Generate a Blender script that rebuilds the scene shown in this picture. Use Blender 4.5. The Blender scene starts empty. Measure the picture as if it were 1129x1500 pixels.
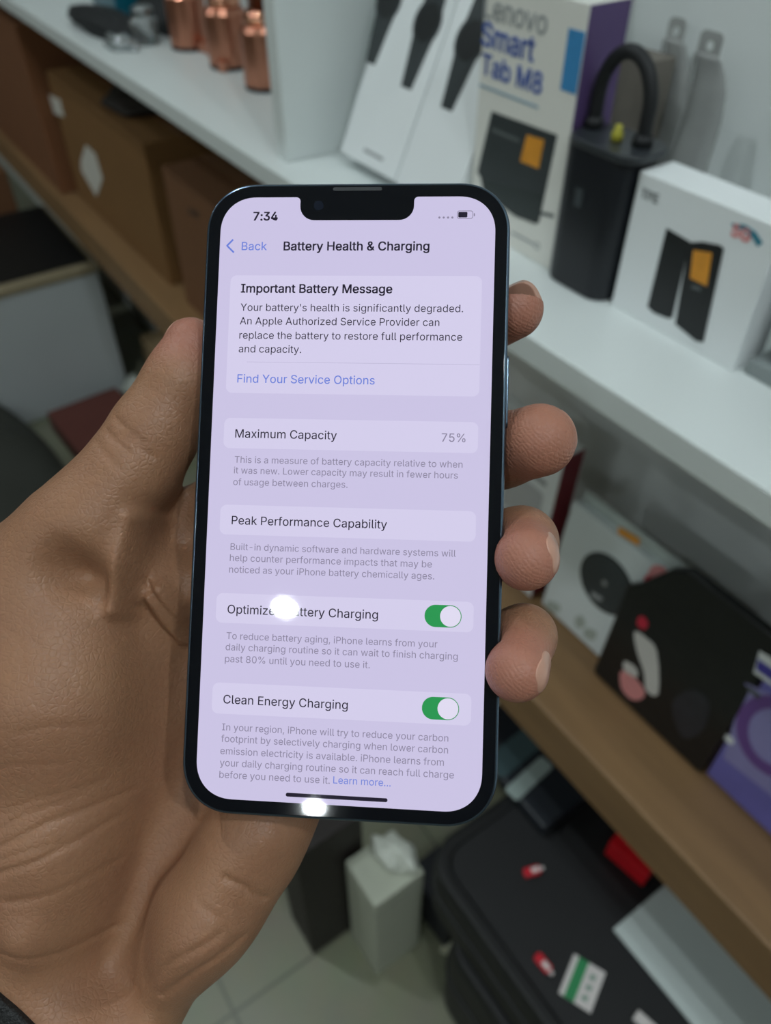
import bpy, bmesh, math, random, json
import numpy as np
from mathutils import Vector, Matrix

random.seed(7)
SC = bpy.context.scene
COL = SC.collection

# ------------------------------------------------------------------ camera
F_PX = 1150.0                               # focal length in pixels of the 1129x1500 frame
PITCH = math.atan(1100 / 1150)              # camera looks down by about 44 degrees
AZ = math.radians(34.409)                   # the shelf runs away 34 degrees left of the view
CP, SP = math.cos(PITCH), math.sin(PITCH)
CAM = np.array([0.0, 0.0, 1.35])
FW = np.array([-math.cos(AZ), math.sin(AZ), 0.0])
RT = np.array([math.sin(AZ), math.cos(AZ), 0.0])
UP = np.array([0.0, 0.0, 1.0])
FWD = FW * CP - UP * SP
DOWN = -FW * SP - UP * CP
cam_data = bpy.data.cameras.new('camera')
cam = bpy.data.objects.new('camera', cam_data)
COL.objects.link(cam)
cam_data.sensor_fit = 'VERTICAL'
cam_data.sensor_height = 36.0
cam_data.lens = 36.0 * F_PX / 1500.0
cam_data.clip_start = 0.01
cam_data.dof.use_dof = True
cam_data.dof.focus_distance = 0.180
cam_data.dof.aperture_fstop = 12.8
cam.matrix_world = Matrix((( RT[0], -DOWN[0], -FWD[0], CAM[0]),
                           ( RT[1], -DOWN[1], -FWD[1], CAM[1]),
                           ( RT[2], -DOWN[2], -FWD[2], CAM[2]),
                           (0, 0, 0, 1)))
SC.camera = cam

# ------------------------------------------------------------------ world, exposure
SC.view_settings.view_transform = 'Standard'
SC.view_settings.look = 'None'
SC.view_settings.exposure = 0.0
SC.view_settings.gamma = 1.0
SC.view_settings.use_curve_mapping = False
LAMP_POWER = 760.0                          # radiance of the ceiling downlights
LAMP_COLOUR = (0.90, 1.0, 1.03)
world = bpy.data.worlds.new('world')
SC.world = world
world.use_nodes = True
world.node_tree.nodes['Background'].inputs[0].default_value = (0.8, 0.9, 0.95, 1)
world.node_tree.nodes['Background'].inputs[1].default_value = 0.05

# ------------------------------------------------------------------ measuring helpers
def ray(x, y):
    return FWD + RT * ((x - 565) / F_PX) + DOWN * ((y - 750) / F_PX)
def on_z(x, y, z):
    d = ray(x, y); return CAM + d * ((z - CAM[2]) / d[2])
def on_y(x, y, Y):
    d = ray(x, y); return CAM + d * ((Y - CAM[1]) / d[1])

# ------------------------------------------------------------------ materials
def lin(c):
    return tuple(((v / 255) / 12.92 if v / 255 <= 0.04045 else ((v / 255 + 0.055) / 1.055) ** 2.4) for v in c)
MATS = {}
def mat(name, col, rough=0.5, metal=0.0, var=0.05, scale=30.0, bump=0.0, bscale=300.0,
        emit=None, estr=1.0, trans=0.0, spec=0.5, coat=0.0, stretch=None, alpha=1.0):
    if name in MATS: return MATS[name]
    m = bpy.data.materials.new(name); MATS[name] = m
    m.use_nodes = True
    nt = m.node_tree; b = nt.nodes['Principled BSDF']
    c = lin(col)
    tc = nt.nodes.new('ShaderNodeTexCoord'); mp = nt.nodes.new('ShaderNodeMapping')
    if stretch: mp.inputs['Scale'].default_value = stretch
    nt.links.new(tc.outputs['Object'], mp.inputs['Vector'])
    nz = nt.nodes.new('ShaderNodeTexNoise'); nz.inputs['Scale'].default_value = scale
    nz.inputs['Detail'].default_value = 4
    nt.links.new(mp.outputs['Vector'], nz.inputs['Vector'])
    mx = nt.nodes.new('ShaderNodeMix'); mx.data_type = 'RGBA'
    mx.inputs['A'].default_value = (*[v * (1 - var) for v in c], 1)
    mx.inputs['B'].default_value = (*[min(1, v * (1 + var)) for v in c], 1)
    nt.links.new(nz.outputs['Fac'], mx.inputs['Factor'])
    nt.links.new(mx.outputs['Result'], b.inputs['Base Color'])
    b.inputs['Roughness'].default_value = rough
    b.inputs['Metallic'].default_value = metal
    b.inputs['Specular IOR Level'].default_value = spec
    b.inputs['Coat Weight'].default_value = coat
    b.inputs['Transmission Weight'].default_value = trans
    b.inputs['Alpha'].default_value = alpha
    if emit is not None:
        b.inputs['Emission Color'].default_value = (*lin(emit), 1)
        b.inputs['Emission Strength'].default_value = estr
    if bump:
        n2 = nt.nodes.new('ShaderNodeTexNoise'); n2.inputs['Scale'].default_value = bscale
        nt.links.new(mp.outputs['Vector'], n2.inputs['Vector'])
        bp = nt.nodes.new('ShaderNodeBump'); bp.inputs['Strength'].default_value = bump
        bp.inputs['Distance'].default_value = 0.002
        nt.links.new(n2.outputs['Fac'], bp.inputs['Height'])
        nt.links.new(bp.outputs['Normal'], b.inputs['Normal'])
    return m

# ------------------------------------------------------------------ object helpers
def link(name, me, m=None, parent=None, kind=None):
    o = bpy.data.objects.new(name, me); COL.objects.link(o)
    if m is not None:
        me.materials.clear(); me.materials.append(m)
    if parent is not None: o.parent = parent
    if kind: o['kind'] = kind
    return o
def tag(o, label, cat, group=None):
    o['label'] = label; o['category'] = cat
    if group: o['group'] = group
    return o
def thing(name, label, cat, mw=None, group=None):
    o = bpy.data.objects.new(name, None); COL.objects.link(o)
    o.empty_display_size = 0.02
    if mw is not None: o.matrix_world = mw
    return tag(o, label, cat, group)
def place(x, y, z, rz=0.0):
    return Matrix.Translation((x, y, z)) @ Matrix.Rotation(rz, 4, 'Z')

def mesh(name, verts, faces, smooth=False):
    me = bpy.data.meshes.new(name)
    me.from_pydata([tuple(v) for v in verts], [], faces); me.update()
    if smooth: me.polygons.foreach_set('use_smooth', [True] * len(me.polygons))
    return me
def bm_mesh(name, bm, smooth=False):
    bmesh.ops.recalc_face_normals(bm, faces=bm.faces[:])
    me = bpy.data.meshes.new(name); bm.to_mesh(me); bm.free()
    if smooth: me.polygons.foreach_set('use_smooth', [True] * len(me.polygons))
    return me
def add_box(bm, lo, hi, bev=0.0, seg=2, top_shift=(0, 0)):
    v = []
    for z in (0, 1):
        for (x, y) in ((0, 0), (1, 0), (1, 1), (0, 1)):
            v.append(bm.verts.new(((lo[0], hi[0])[x] + top_shift[0] * z, (lo[1], hi[1])[y] + top_shift[1] * z, (lo[2], hi[2])[z])))
    fs = [bm.faces.new([v[i] for i in q]) for q in ((3, 2, 1, 0), (4, 5, 6, 7), (0, 1, 5, 4), (1, 2, 6, 5), (2, 3, 7, 6), (3, 0, 4, 7))]
    if bev > 0:
        es = list({e for f in fs for e in f.edges})
        bmesh.ops.bevel(bm, geom=es, offset=bev, segments=seg, affect='EDGES', profile=0.5)
def box(name, lo, hi, m, parent=None, bev=0.0, seg=2, kind=None, top_shift=(0, 0)):
    bm = bmesh.new(); add_box(bm, lo, hi, bev, seg, top_shift)
    return link(name, bm_mesh(name, bm), m, parent, kind)
def add_tube(bm, pts, rad, n=16, cap=True):
    pts = [Vector(p) for p in pts]
    rads = rad if isinstance(rad, (list, tuple)) else [rad] * len(pts)
    rings = []; prev = None
    for i, p in enumerate(pts):
        t = (pts[min(i + 1, len(pts) - 1)] - pts[max(i - 1, 0)]).normalized()
        if prev is None:
            a = t.orthogonal().normalized()
        else:
            a = (prev - t * prev.dot(t)).normalized()
        prev = a; b = t.cross(a)
        rings.append([bm.verts.new(p + (a * math.cos(2 * math.pi * k / n) + b * math.sin(2 * math.pi * k / n)) * rads[i]) for k in range(n)])
    for r0, r1 in zip(rings, rings[1:]):
        for k in range(n):
            bm.faces.new((r0[k], r0[(k + 1) % n], r1[(k + 1) % n], r1[k]))
    if cap:
        bm.faces.new(rings[0][::-1]); bm.faces.new(rings[-1])
def tube(name, pts, rad, m, parent=None, n=16):
    bm = bmesh.new(); add_tube(bm, pts, rad, n)
    return link(name, bm_mesh(name, bm, True), m, parent)
def lathe(name, prof, m, parent=None, n=32, at=(0, 0, 0), sx=1.0, sy=1.0):
    bm = bmesh.new(); rings = []
    for r, z in prof:
        rings.append([bm.verts.new((at[0] + sx * r * math.cos(2 * math.pi * k / n), at[1] + sy * r * math.sin(2 * math.pi * k / n), at[2] + z)) for k in range(n)])
    for r0, r1 in zip(rings, rings[1:]):
        for k in range(n): bm.faces.new((r0[k], r0[(k + 1) % n], r1[(k + 1) % n], r1[k]))
    bm.faces.new(rings[0][::-1]); bm.faces.new(rings[-1])
    me = bm_mesh(name, bm)
    me.polygons.foreach_set('use_smooth', [len(p.vertices) == 4 for p in me.polygons])
    return link(name, me, m, parent)

def fill2d(loops, depth=0.0, bevel=0.0, offset=0.0):
    """a flat (or extruded) mesh in the xy plane bounded by the closed loops; inner loops are holes"""
    cu = bpy.data.curves.new('outline', 'CURVE'); cu.dimensions = '2D'; cu.fill_mode = 'BOTH'
    for lp in loops:
        sp = cu.splines.new('POLY'); sp.points.add(len(lp) - 1)
        for p, q in zip(sp.points, lp): p.co = (q[0], q[1], 0, 1)
        sp.use_cyclic_u = True
    cu.extrude = max(0.0, depth / 2 - bevel); cu.bevel_depth = bevel; cu.bevel_resolution = 3
    cu.offset = offset - bevel
    o = bpy.data.objects.new('outline', cu); COL.objects.link(o)
    dg = bpy.context.evaluated_depsgraph_get()
    me = bpy.data.meshes.new_from_object(o.evaluated_get(dg))
    bpy.data.objects.remove(o); bpy.data.curves.remove(cu)
    return me
def xform(me, M):
    me.transform(M); return me
def rrect(cx, cy, w, h, r, n=10, p=2.0):
    pts = []
    for (sx, sy, a0) in ((1, 1, 0), (-1, 1, 90), (-1, -1, 180), (1, -1, 270)):
        for k in range(n + 1):
            a = math.radians(a0 + 90 * k / n); c, s = math.cos(a), math.sin(a)
            q = (abs(c) ** p + abs(s) ** p) ** (-1 / p)
            pts.append((cx + sx * (w / 2 - r) + r * q * c, cy + sy * (h / 2 - r) + r * q * s))
    return pts
def circle(cx, cy, r, n=32, ry=None):
    ry = ry or r
    return [(cx + r * math.cos(2 * math.pi * k / n), cy + ry * math.sin(2 * math.pi * k / n)) for k in range(n)]
def smooth_loop(pts, n=4):
    out = []; N = len(pts)
    for i in range(N):
        p0, p1, p2, p3 = [np.array(pts[(i + j - 1) % N], float) for j in range(4)]
        for k in range(n):
            t = k / n
            out.append(tuple(0.5 * (2 * p1 + (p2 - p0) * t + (2 * p0 - 5 * p1 + 4 * p2 - p3) * t * t + (3 * p1 - p0 - 3 * p2 + p3) * t ** 3)))
    return out

# outlines of the letters (polylines, 500 units to the em)
GLYPHS = json.loads('''{" ":[94,[]],"%":[338,[[88,141,73,143,60,149,50,157,43,168,39,180,37,194,37,206,39,220,43,232,51,243,60,251,73,257,88,258,103,257,115,251,125,243,132,232,136,220,138,206,138,194,136,180,132,168,125,157,115,149,103,143],[88,164,99,166,106,173,110,183,112,194,112,206,106,227,99,234,88,236,77,234,69,227,65,217,64,206,64,194,65,183,69,173,76,166],[251,-5,236,-3,223,2,213,11,206,21,202,34,200,48,200,60,202,74,206,86,213,97,223,105,236,111,251,112,266,111,278,105,288,97,295,86,299,74,300,60,300,48,299,34,295,21,288,11,278,2,265,-3],[251,17,262,20,269,26,273,36,274,48,274,60,269,81,262,88,251,90,240,88,232,81,228,71,226,60,226,48,228,36,232,26,239,20],[66,0,241,254,270,254,95,0]]],"&":[224,[[98,-3,75,-1,55,6,39,17,27,31,20,48,17,67,19,82,24,95,42,117,70,139,108,168,118,176,127,187,131,202,129,214,123,223,113,228,101,230,84,227,73,216,68,199,73,182,84,164,102,142,219,0,182,0,86,116,61,146,44,172,39,185,38,199,40,215,45,229,55,241,67,249,82,255,100,257,118,255,133,249,145,241,154,230,160,217,162,202,158,181,146,162,128,146,77,109,55,87,50,77,48,66,50,54,55,44,62,35,72,29,83,25,96,23,111,25,126,30,151,48,160,61,168,76,173,93,174,112,204,112,202,90,198,72,185,46,173,31,166,23,153,12,136,3,117,-2]]],"\'":[103,[[39,159,35,254,68,254,64,159]]],",":[94,[[19,-60,34,36,68,36,42,-60]]],"-":[227,[[168,122,168,94,57,94,57,122]]],".":[94,[[48,-2,39,-1,31,4,26,12,25,20,26,29,31,37,39,42,48,43,56,42,64,37,69,29,71,20,69,12,64,4,56,-1]]],"0":[227,[[113,-3,87,0,65,12,47,31,34,57,27,89,24,127,27,165,35,197,48,223,65,242,87,254,113,258,139,254,161,242,179,223,192,197,200,165,203,127,200,89,192,57,179,31,162,12,140,0],[113,25,131,28,145,37,157,52,165,72,170,97,172,127,170,157,165,182,157,203,145,218,131,227,113,230,96,227,82,218,70,203,62,182,56,157,55,127,56,97,62,72,70,52,82,37,96,28]]],"3":[227,[[109,-3,87,-1,66,5,49,15,35,29,26,46,22,66,55,66,57,54,63,44,72,35,83,30,109,25,138,30,149,37,157,46,163,58,165,72,163,86,158,98,150,109,137,117,121,122,101,124,78,124,78,150,144,224,144,226,35,226,35,254,186,254,186,230,106,139,106,144,132,144,154,138,172,127,185,111,194,93,196,72,194,51,185,33,172,18,154,6,133,-1]]],"4":[227,[[20,53,20,79,123,254,155,254,54,83,54,81,207,81,207,53],[141,0,141,61,141,73,141,159,171,159,171,0]]],"5":[227,[[111,-3,89,-1,70,6,54,16,41,30,33,47,30,65,61,65,64,54,69,44,87,30,111,25,125,27,138,32,149,41,157,52,162,66,164,81,162,97,157,111,148,122,137,131,124,137,109,138,84,134,64,123,34,126,48,254,183,254,183,226,75,226,67,151,68,151,89,162,115,167,131,165,147,160,161,153,172,143,182,130,189,116,194,99,195,82,193,58,184,38,171,21,154,8,134,-1]]],"7":[227,[[48,0,162,224,162,226,31,226,31,254,195,254,195,224,82,0]]],"8":[227,[[113,-3,89,-1,68,6,50,17,37,31,29,48,26,68,28,83,33,98,40,110,51,121,63,128,76,132,76,133,59,141,46,154,38,171,35,190,38,209,45,225,57,239,73,249,92,256,113,258,134,256,153,249,169,239,181,225,188,209,191,190,188,171,180,154,167,141,150,133,150,132,164,128,176,121,186,110,194,98,199,83,200,68,198,48,189,31,176,17,158,6,137,-1],[113,25,129,26,142,30,153,37,161,46,167,57,168,69,167,83,161,94,153,104,141,111,128,116,113,118,98,116,85,111,73,104,65,94,59,83,58,69,59,57,64,46,73,37,84,30,97,26],[113,145,137,150,146,157,154,165,158,176,160,188,158,200,154,210,147,218,138,225,113,230,89,225,79,218,72,210,68,200,66,188,68,176,72,165,79,157,89,150]]],":":[94,[[48,-2,39,-1,31,4,26,12,25,20,26,29,31,37,39,42,48,43,56,42,64,37,69,29,71,20,69,12,64,4,56,-1],[48,135,39,137,31,142,26,149,25,158,26,167,31,174,39,179,48,181,56,179,64,174,69,167,71,158,69,149,64,142,56,137]]],"A":[240,[[8,0,101,254,138,254,231,0,198,0,144,151,132,186,116,239,123,239,106,185,95,151,43,0],[55,71,55,99,185,99,185,71]]],"B":[228,[[30,0,30,254,121,254,145,252,164,245,180,235,190,221,197,205,199,187,198,172,193,160,178,143,157,133,157,131,170,129,182,123,192,114,201,102,207,86,209,68,207,50,200,33,189,20,172,9,151,2,123,0],[62,29,122,29,148,31,165,40,175,53,178,68,176,81,171,92,163,102,153,109,140,114,124,115,62,115],[62,143,119,143,144,148,154,155,162,163,166,174,168,186,165,202,156,214,141,223,120,226,62,226]]],"C":[255,[[134,-3,103,1,75,12,52,32,35,58,24,90,20,127,24,165,35,197,52,223,75,242,103,254,134,258,170,252,186,245,201,236,214,224,224,209,232,193,236,174,204,174,195,197,179,214,158,224,134,228,111,225,92,216,75,202,62,182,54,157,52,127,54,97,63,72,75,53,92,38,112,29,134,26,158,30,179,40,195,57,204,80,236,80,232,62,224,45,214,31,201,19,187,9,170,2,153,-2]]],"E":[209,[[30,0,30,254,186,254,186,226,62,226,62,143,178,143,178,114,62,114,62,29,188,29,188,0]]],"F":[205,[[30,0,30,254,185,254,185,226,62,226,62,139,173,139,173,111,62,111,62,0]]],"G":[260,[[134,-3,102,1,75,13,52,32,35,58,24,90,20,127,24,165,35,197,52,223,74,242,102,254,132,258,152,256,170,252,187,245,202,235,214,222,225,208,232,192,237,174,204,174,194,197,178,213,158,224,133,228,111,225,92,216,75,202,62,182,54,157,52,127,54,97,63,72,75,53,92,38,112,29,134,26,155,29,172,36,187,47,198,62,205,80,207,101,217,100,141,100,141,128,239,128,239,100,236,71,225,45,209,25,188,9,163,0]]],"H":[258,[[30,0,30,254,62,254,62,144,196,144,196,254,228,254,228,0,196,0,196,116,62,116,62,0]]],"I":[150,[[16,0,16,29,59,29,59,226,16,226,16,254,135,254,135,226,91,226,91,29,135,29,135,0]]],"J":[198,[[93,-3,62,2,38,16,22,40,17,73,17,86,49,86,49,73,52,52,61,37,75,28,93,25,110,28,124,37,133,52,136,73,136,254,168,254,168,73,163,40,147,16,123,2]]],"L":[197,[[30,0,30,254,62,254,62,29,181,29,181,0]]],"M":[314,[[30,0,30,254,76,254,139,94,144,79,150,61,156,42,161,24,154,24,159,41,165,61,171,79,176,94,238,254,284,254,284,0,252,0,252,145,252,163,253,184,253,207,253,229,256,229,249,205,241,181,234,161,228,145,171,0,143,0,85,145,80,160,72,181,65,204,56,229,59,229,60,208,60,186,61,164,61,145,61,0]]],"O":[267,[[133,-3,103,1,75,12,52,32,35,58,24,90,20,127,24,165,35,197,52,223,75,242,103,254,133,258,164,254,192,242,215,223,232,197,243,165,247,127,243,90,232,58,215,32,192,12,164,1],[133,26,155,29,175,38,191,52,204,72,212,97,215,127,212,157,204,182,191,202,175,216,155,225,133,228,112,225,92,216,75,202,63,182,54,157,52,127,54,97,63,72,75,52,92,38,112,29]]],"P":[222,[[30,0,30,254,118,254,144,252,166,244,183,231,195,215,202,195,204,174,202,152,195,133,183,116,166,104,144,96,118,93,62,93,62,0],[62,121,116,121,134,123,149,128,159,136,167,147,171,160,172,174,171,188,167,201,159,211,148,219,134,224,116,226,62,226]]],"S":[223,[[112,-4,86,-2,64,5,46,15,32,30,23,48,19,68,52,68,55,55,62,44,71,35,83,29,112,25,128,26,143,30,155,37,165,46,171,57,173,70,171,81,166,89,148,102,122,111,92,120,64,130,43,145,30,163,26,186,29,206,37,224,51,238,69,249,90,256,114,258,137,256,158,249,175,238,189,224,197,208,200,189,169,189,163,206,151,219,134,227,112,229,97,228,84,224,73,218,64,209,59,199,58,188,60,176,65,167,85,154,106,147,132,140,156,132,179,119,197,99,202,85,204,69,201,50,193,32,180,17,162,5,139,-2]]],"T":[224,[[16,226,16,254,208,254,208,226,128,226,128,0,96,0,96,226]]],"Y":[236,[[102,0,102,104,8,254,46,254,96,172,111,146,125,115,112,115,126,146,140,172,191,254,228,254,134,104,134,0]]],"a":[195,[[80,-4,63,-3,47,2,34,11,24,22,17,37,15,54,17,69,22,80,29,90,39,97,63,105,89,110,117,113,133,117,136,121,138,127,138,128,133,148,120,161,98,165,75,161,59,150,50,137,20,146,29,161,39,173,52,182,66,188,97,192,119,190,143,180,153,172,161,160,167,145,168,126,168,0,138,0,138,26,136,26,126,12,108,1],[85,23,101,24,114,29,124,37,132,47,136,57,138,69,138,95,130,91,116,88,100,86,88,84,67,79,52,70,47,62,46,52,51,36,65,26]]],"b":[212,[[115,-4,99,-3,86,2,69,16,59,29,56,29,56,0,26,0,26,254,57,254,57,160,59,160,69,173,86,186,98,191,115,192,137,189,156,180,173,166,185,146,193,122,195,94,193,66,185,42,173,23,157,8,137,-1],[110,23,126,26,140,33,150,44,158,58,163,75,164,95,163,114,158,131,150,145,140,156,126,163,110,165,94,163,81,156,70,145,62,131,58,114,56,95,58,75,63,58,70,43,81,32,94,26]]],"c":[198,[[104,-4,79,-1,58,8,41,23,28,43,20,66,17,94,20,122,28,146,41,165,58,180,79,189,104,192,130,189,153,178,170,161,181,138,151,131,145,145,135,155,121,162,104,165,86,162,73,155,62,144,54,129,50,112,48,94,50,75,54,59,62,44,73,33,86,26,104,23,121,26,135,33,146,44,152,59,181,51,171,28,153,11,130,0]]],"d":[212,[[98,-4,75,-1,56,8,40,23,27,42,20,66,17,94,20,122,27,146,40,166,56,180,75,189,98,192,114,191,126,186,144,173,153,160,155,160,155,254,186,254,186,0,156,0,156,29,153,29,143,16,126,2,114,-3],[102,23,118,26,132,32,142,43,150,58,154,75,156,95,154,114,150,131,142,145,132,156,118,163,102,165,86,163,72,156,62,145,54,131,50,114,48,95,50,75,54,58,62,44,73,33,86,26]]],"e":[202,[[106,-4,80,-1,58,8,41,23,28,42,20,66,17,93,20,121,28,145,40,165,58,180,78,189,103,192,133,187,147,180,160,170,170,157,179,141,184,121,186,97,186,85,37,85,37,110,169,110,155,101,153,119,149,134,141,147,131,157,118,163,103,165,87,163,73,157,62,147,54,135,50,121,48,105,48,89,50,69,55,53,64,40,76,31,90,25,106,23,127,26,143,36,153,53,182,45,177,32,168,20,156,10,141,2,125,-3]]],"f":[127,[[114,190,114,164,3,164,3,190],[40,0,40,216,42,231,48,243,57,252,68,259,94,265,111,263,121,260,114,234,107,236,97,237,85,235,77,230,72,221,71,209,71,0]]],"g":[213,[[103,-75,84,-74,67,-70,41,-55,25,-35,51,-20,61,-33,77,-44,103,-49,124,-46,141,-38,152,-23,156,-3,156,34,153,34,143,21,126,8,114,4,97,2,76,5,56,13,40,27,28,45,20,68,17,96,20,123,27,147,40,166,56,180,76,189,98,192,114,191,127,186,144,173,154,159,157,159,157,190,186,190,186,-4,183,-27,175,-45,162,-59,145,-68,125,-73],[102,30,118,32,132,38,142,47,150,61,155,77,156,96,155,115,150,132,142,146,132,156,119,163,102,165,86,163,73,156,62,145,54,131,50,115,48,96,50,78,54,61,62,48,73,38,86,32]]],"h":[205,[[57,113,57,0,26,0,26,254,57,254,57,144,51,144,62,166,76,181,94,189,114,192,132,190,148,184,161,174,170,160,177,142,179,120,179,0,148,0,148,118,145,137,136,152,123,161,105,165,92,163,80,159,71,151,63,141,58,129]]],"i":[83,[[26,0,26,190,57,190,57,0],[42,221,34,223,27,227,22,234,21,242,22,249,27,256,34,260,42,262,50,260,57,256,62,249,63,242,62,234,57,227,50,223]]],"k":[190,[[26,0,26,254,57,254,57,106,60,106,142,190,180,190,101,108,186,0,147,0,78,89,57,70,57,0]]],"l":[95,[[70,-1,50,2,37,10,29,24,26,42,26,254,57,254,57,49,60,31,65,27,73,26,80,26,85,27,90,1,81,0]]],"m":[305,[[26,0,26,190,56,190,56,148,54,148,59,162,66,173,86,188,110,193,129,190,144,180,154,166,160,147,156,147,161,160,169,172,190,187,218,193,234,191,249,186,261,177,270,164,276,148,278,128,278,0,248,0,248,127,245,145,236,156,224,163,209,165,197,164,187,160,173,145,168,124,168,0,137,0,137,130,134,144,126,156,115,163,100,165,79,160,70,154,63,145,58,133,57,119,57,0]]],"n":[205,[[57,113,57,0,26,0,26,190,56,190,56,144,51,144,62,166,76,181,94,189,114,192,132,190,147,184,160,174,170,160,176,142,179,120,179,0,148,0,148,118,145,137,136,152,123,161,105,165,92,163,80,159,71,151,63,141,58,129]]],"o":[208,[[104,-4,79,-1,58,8,41,23,28,43,20,66,17,94,20,122,28,146,41,165,58,180,79,189,104,192,128,189,149,180,167,165,180,146,188,122,191,94,188,66,180,43,167,23,149,8,128,-1],[104,23,121,26,135,33,146,44,154,59,158,75,160,94,158,112,154,129,146,144,135,155,121,162,104,165,86,162,73,155,62,144,54,129,50,112,48,94,50,75,54,59,62,44,73,33,86,26]]],"p":[212,[[26,-71,26,190,56,190,56,160,59,160,69,173,86,186,98,191,115,192,137,189,156,180,173,166,185,146,193,122,195,94,193,66,185,42,173,23,157,8,137,-1,115,-4,99,-3,86,2,69,16,59,29,57,29,57,-71],[110,23,126,26,140,33,150,44,158,58,163,75,164,95,163,114,158,131,150,145,140,156,126,163,110,165,94,163,81,156,70,145,62,131,58,114,56,95,58,75,63,58,70,43,81,32,94,26]]],"r":[130,[[26,0,26,190,56,190,56,160,58,160,65,173,76,184,90,190,107,192,115,192,122,192,122,161,115,162,103,163,91,161,80,157,70,151,63,142,58,131,57,118,57,0]]],"s":[183,[[91,-4,72,-3,56,2,42,9,31,19,23,32,18,47,47,53,53,40,62,30,75,25,91,23,108,25,122,31,131,40,134,51,132,60,127,68,118,74,106,78,75,85,52,93,36,104,27,119,23,137,26,152,33,166,43,177,58,185,74,190,94,192,112,191,127,186,140,179,149,170,162,145,134,139,129,149,121,158,110,164,94,166,78,164,65,158,57,150,54,139,56,129,62,122,86,111,115,105,137,97,153,86,162,71,166,53,163,37,156,24,145,12,130,3,112,-2]]],"t":[114,[[102,190,102,164,3,164,3,190],[32,236,63,236,63,49,64,38,68,31,75,26,85,25,93,26,101,27,107,1,96,-1,84,-2,62,1,46,11,36,26,32,46]]],"u":[205,[[91,-3,73,-1,57,5,44,15,35,29,28,47,26,69,26,190,57,190,57,72,60,52,68,37,82,28,100,25,113,27,125,31,134,38,142,48,146,61,148,76,148,190,179,190,179,0,149,0,149,46,154,46,143,23,129,8,111,0]]],"v":[195,[[81,0,9,190,42,190,83,78,93,43,103,10,92,10,101,43,112,78,152,190,186,190,113,0]]],"w":[284,[[69,0,11,190,44,190,67,107,77,68,88,21,82,21,93,67,103,107,126,190,158,190,181,107,191,68,201,21,196,21,206,68,217,107,240,190,272,190,215,0,184,0,159,86,152,112,145,140,138,169,145,169,138,140,131,112,124,86,99,0]]],"x":[189,[[10,0,86,109,86,86,14,190,50,190,74,153,90,127,104,103,88,103,101,127,117,153,141,190,176,190,104,84,104,107,179,0,143,0,115,43,100,68,86,91,102,91,89,68,74,43,46,0]]],"y":[195,[[24,-69,31,-43,36,-44,52,-44,65,-37,75,-18,81,-1,9,190,42,190,83,78,93,43,103,10,92,10,101,43,112,78,153,190,186,190,102,-29,88,-54,70,-68,46,-73,32,-72]]],"z":[190,[[21,0,21,23,127,160,127,161,24,161,24,190,166,190,166,165,63,30,63,28,169,28,169,0]]]}''')
def text_loops(s, x0, x1, y, size=None, slack=0.35):
    """letter outlines from x0 to x1 with the baseline on y; the height follows the natural width"""
    xs, loops, pen = [], [], 0.0
    for ch in s:
        adv, pl = GLYPHS.get(ch, GLYPHS[' '])
        for q in pl: loops.append([(pen + q[i], q[i + 1]) for i in range(0, len(q), 2)])
        pen += adv
    lo = min(p[0] for l in loops for p in l); hi = max(p[0] for l in loops for p in l)
    k = (x1 - x0) / (hi - lo); ky = k if size is None else size / 500
    return [[(x0 + (p[0] - lo) * k, y + p[1] * ky) for p in l] for l in loops]

def letters(loops, depth, bold=0.0):
    """mesh of a line of lettering; heavier weights strike the outlines several times, slightly shifted"""
    if bold <= 0: return fill2d(loops, depth)
    bm = bmesh.new()
    for i, (dx, dy) in enumerate(((-1, -.6), (-1, .6), (1, -.6), (1, .6), (0, 0))):
        me = fill2d([[(x + dx * bold, y + dy * bold) for x, y in l] for l in loops], depth)
        me.transform(Matrix.Translation((0, 0, depth * .12 * (i - 2))))
        bm.from_mesh(me); bpy.data.meshes.remove(me)
    me = bpy.data.meshes.new('lettering'); bm.to_mesh(me); bm.free()
    return me

class Face:
    """a flat face of a carton: u along, v up, w into the carton (its local axes)"""
    def __init__(self, o, u, v):
        self.o = np.array(o, float); self.u = np.array(u, float) / np.linalg.norm(u)
        v = np.array(v, float); v = v - self.u * (v @ self.u); self.v = v / np.linalg.norm(v)
        self.w = np.cross(self.v, self.u)
    def matrix(self):
        u, w, v, o = self.u, self.w, self.v, self.o
        return Matrix(((u[0], w[0], v[0], o[0]), (u[1], w[1], v[1], o[1]), (u[2], w[2], v[2], o[2]), (0, 0, 0, 1)))
    def uv(self, x, y):
        d = ray(x, y); n = self.w
        p = CAM + d * (((self.o - CAM) @ n) / (d @ n)) - self.o
        return (p @ self.u, p @ self.v)
STAND = Matrix(((1, 0, 0, 0), (0, 0, 1, 0), (0, 1, 0, 0), (0, 0, 0, 1)))   # xy outline -> u, v of a face
def printed(name, parent, loops, m, thick=0.0004, lift=0.0, offset=0.0, label=None):
    me = letters(loops, thick, offset)
    xform(me, Matrix.Translation((0, -thick / 2 - lift - 0.0001, 0)) @ STAND)
    o = link(name, me, m, parent)
    if label: o['label'] = label
    return o

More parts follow.
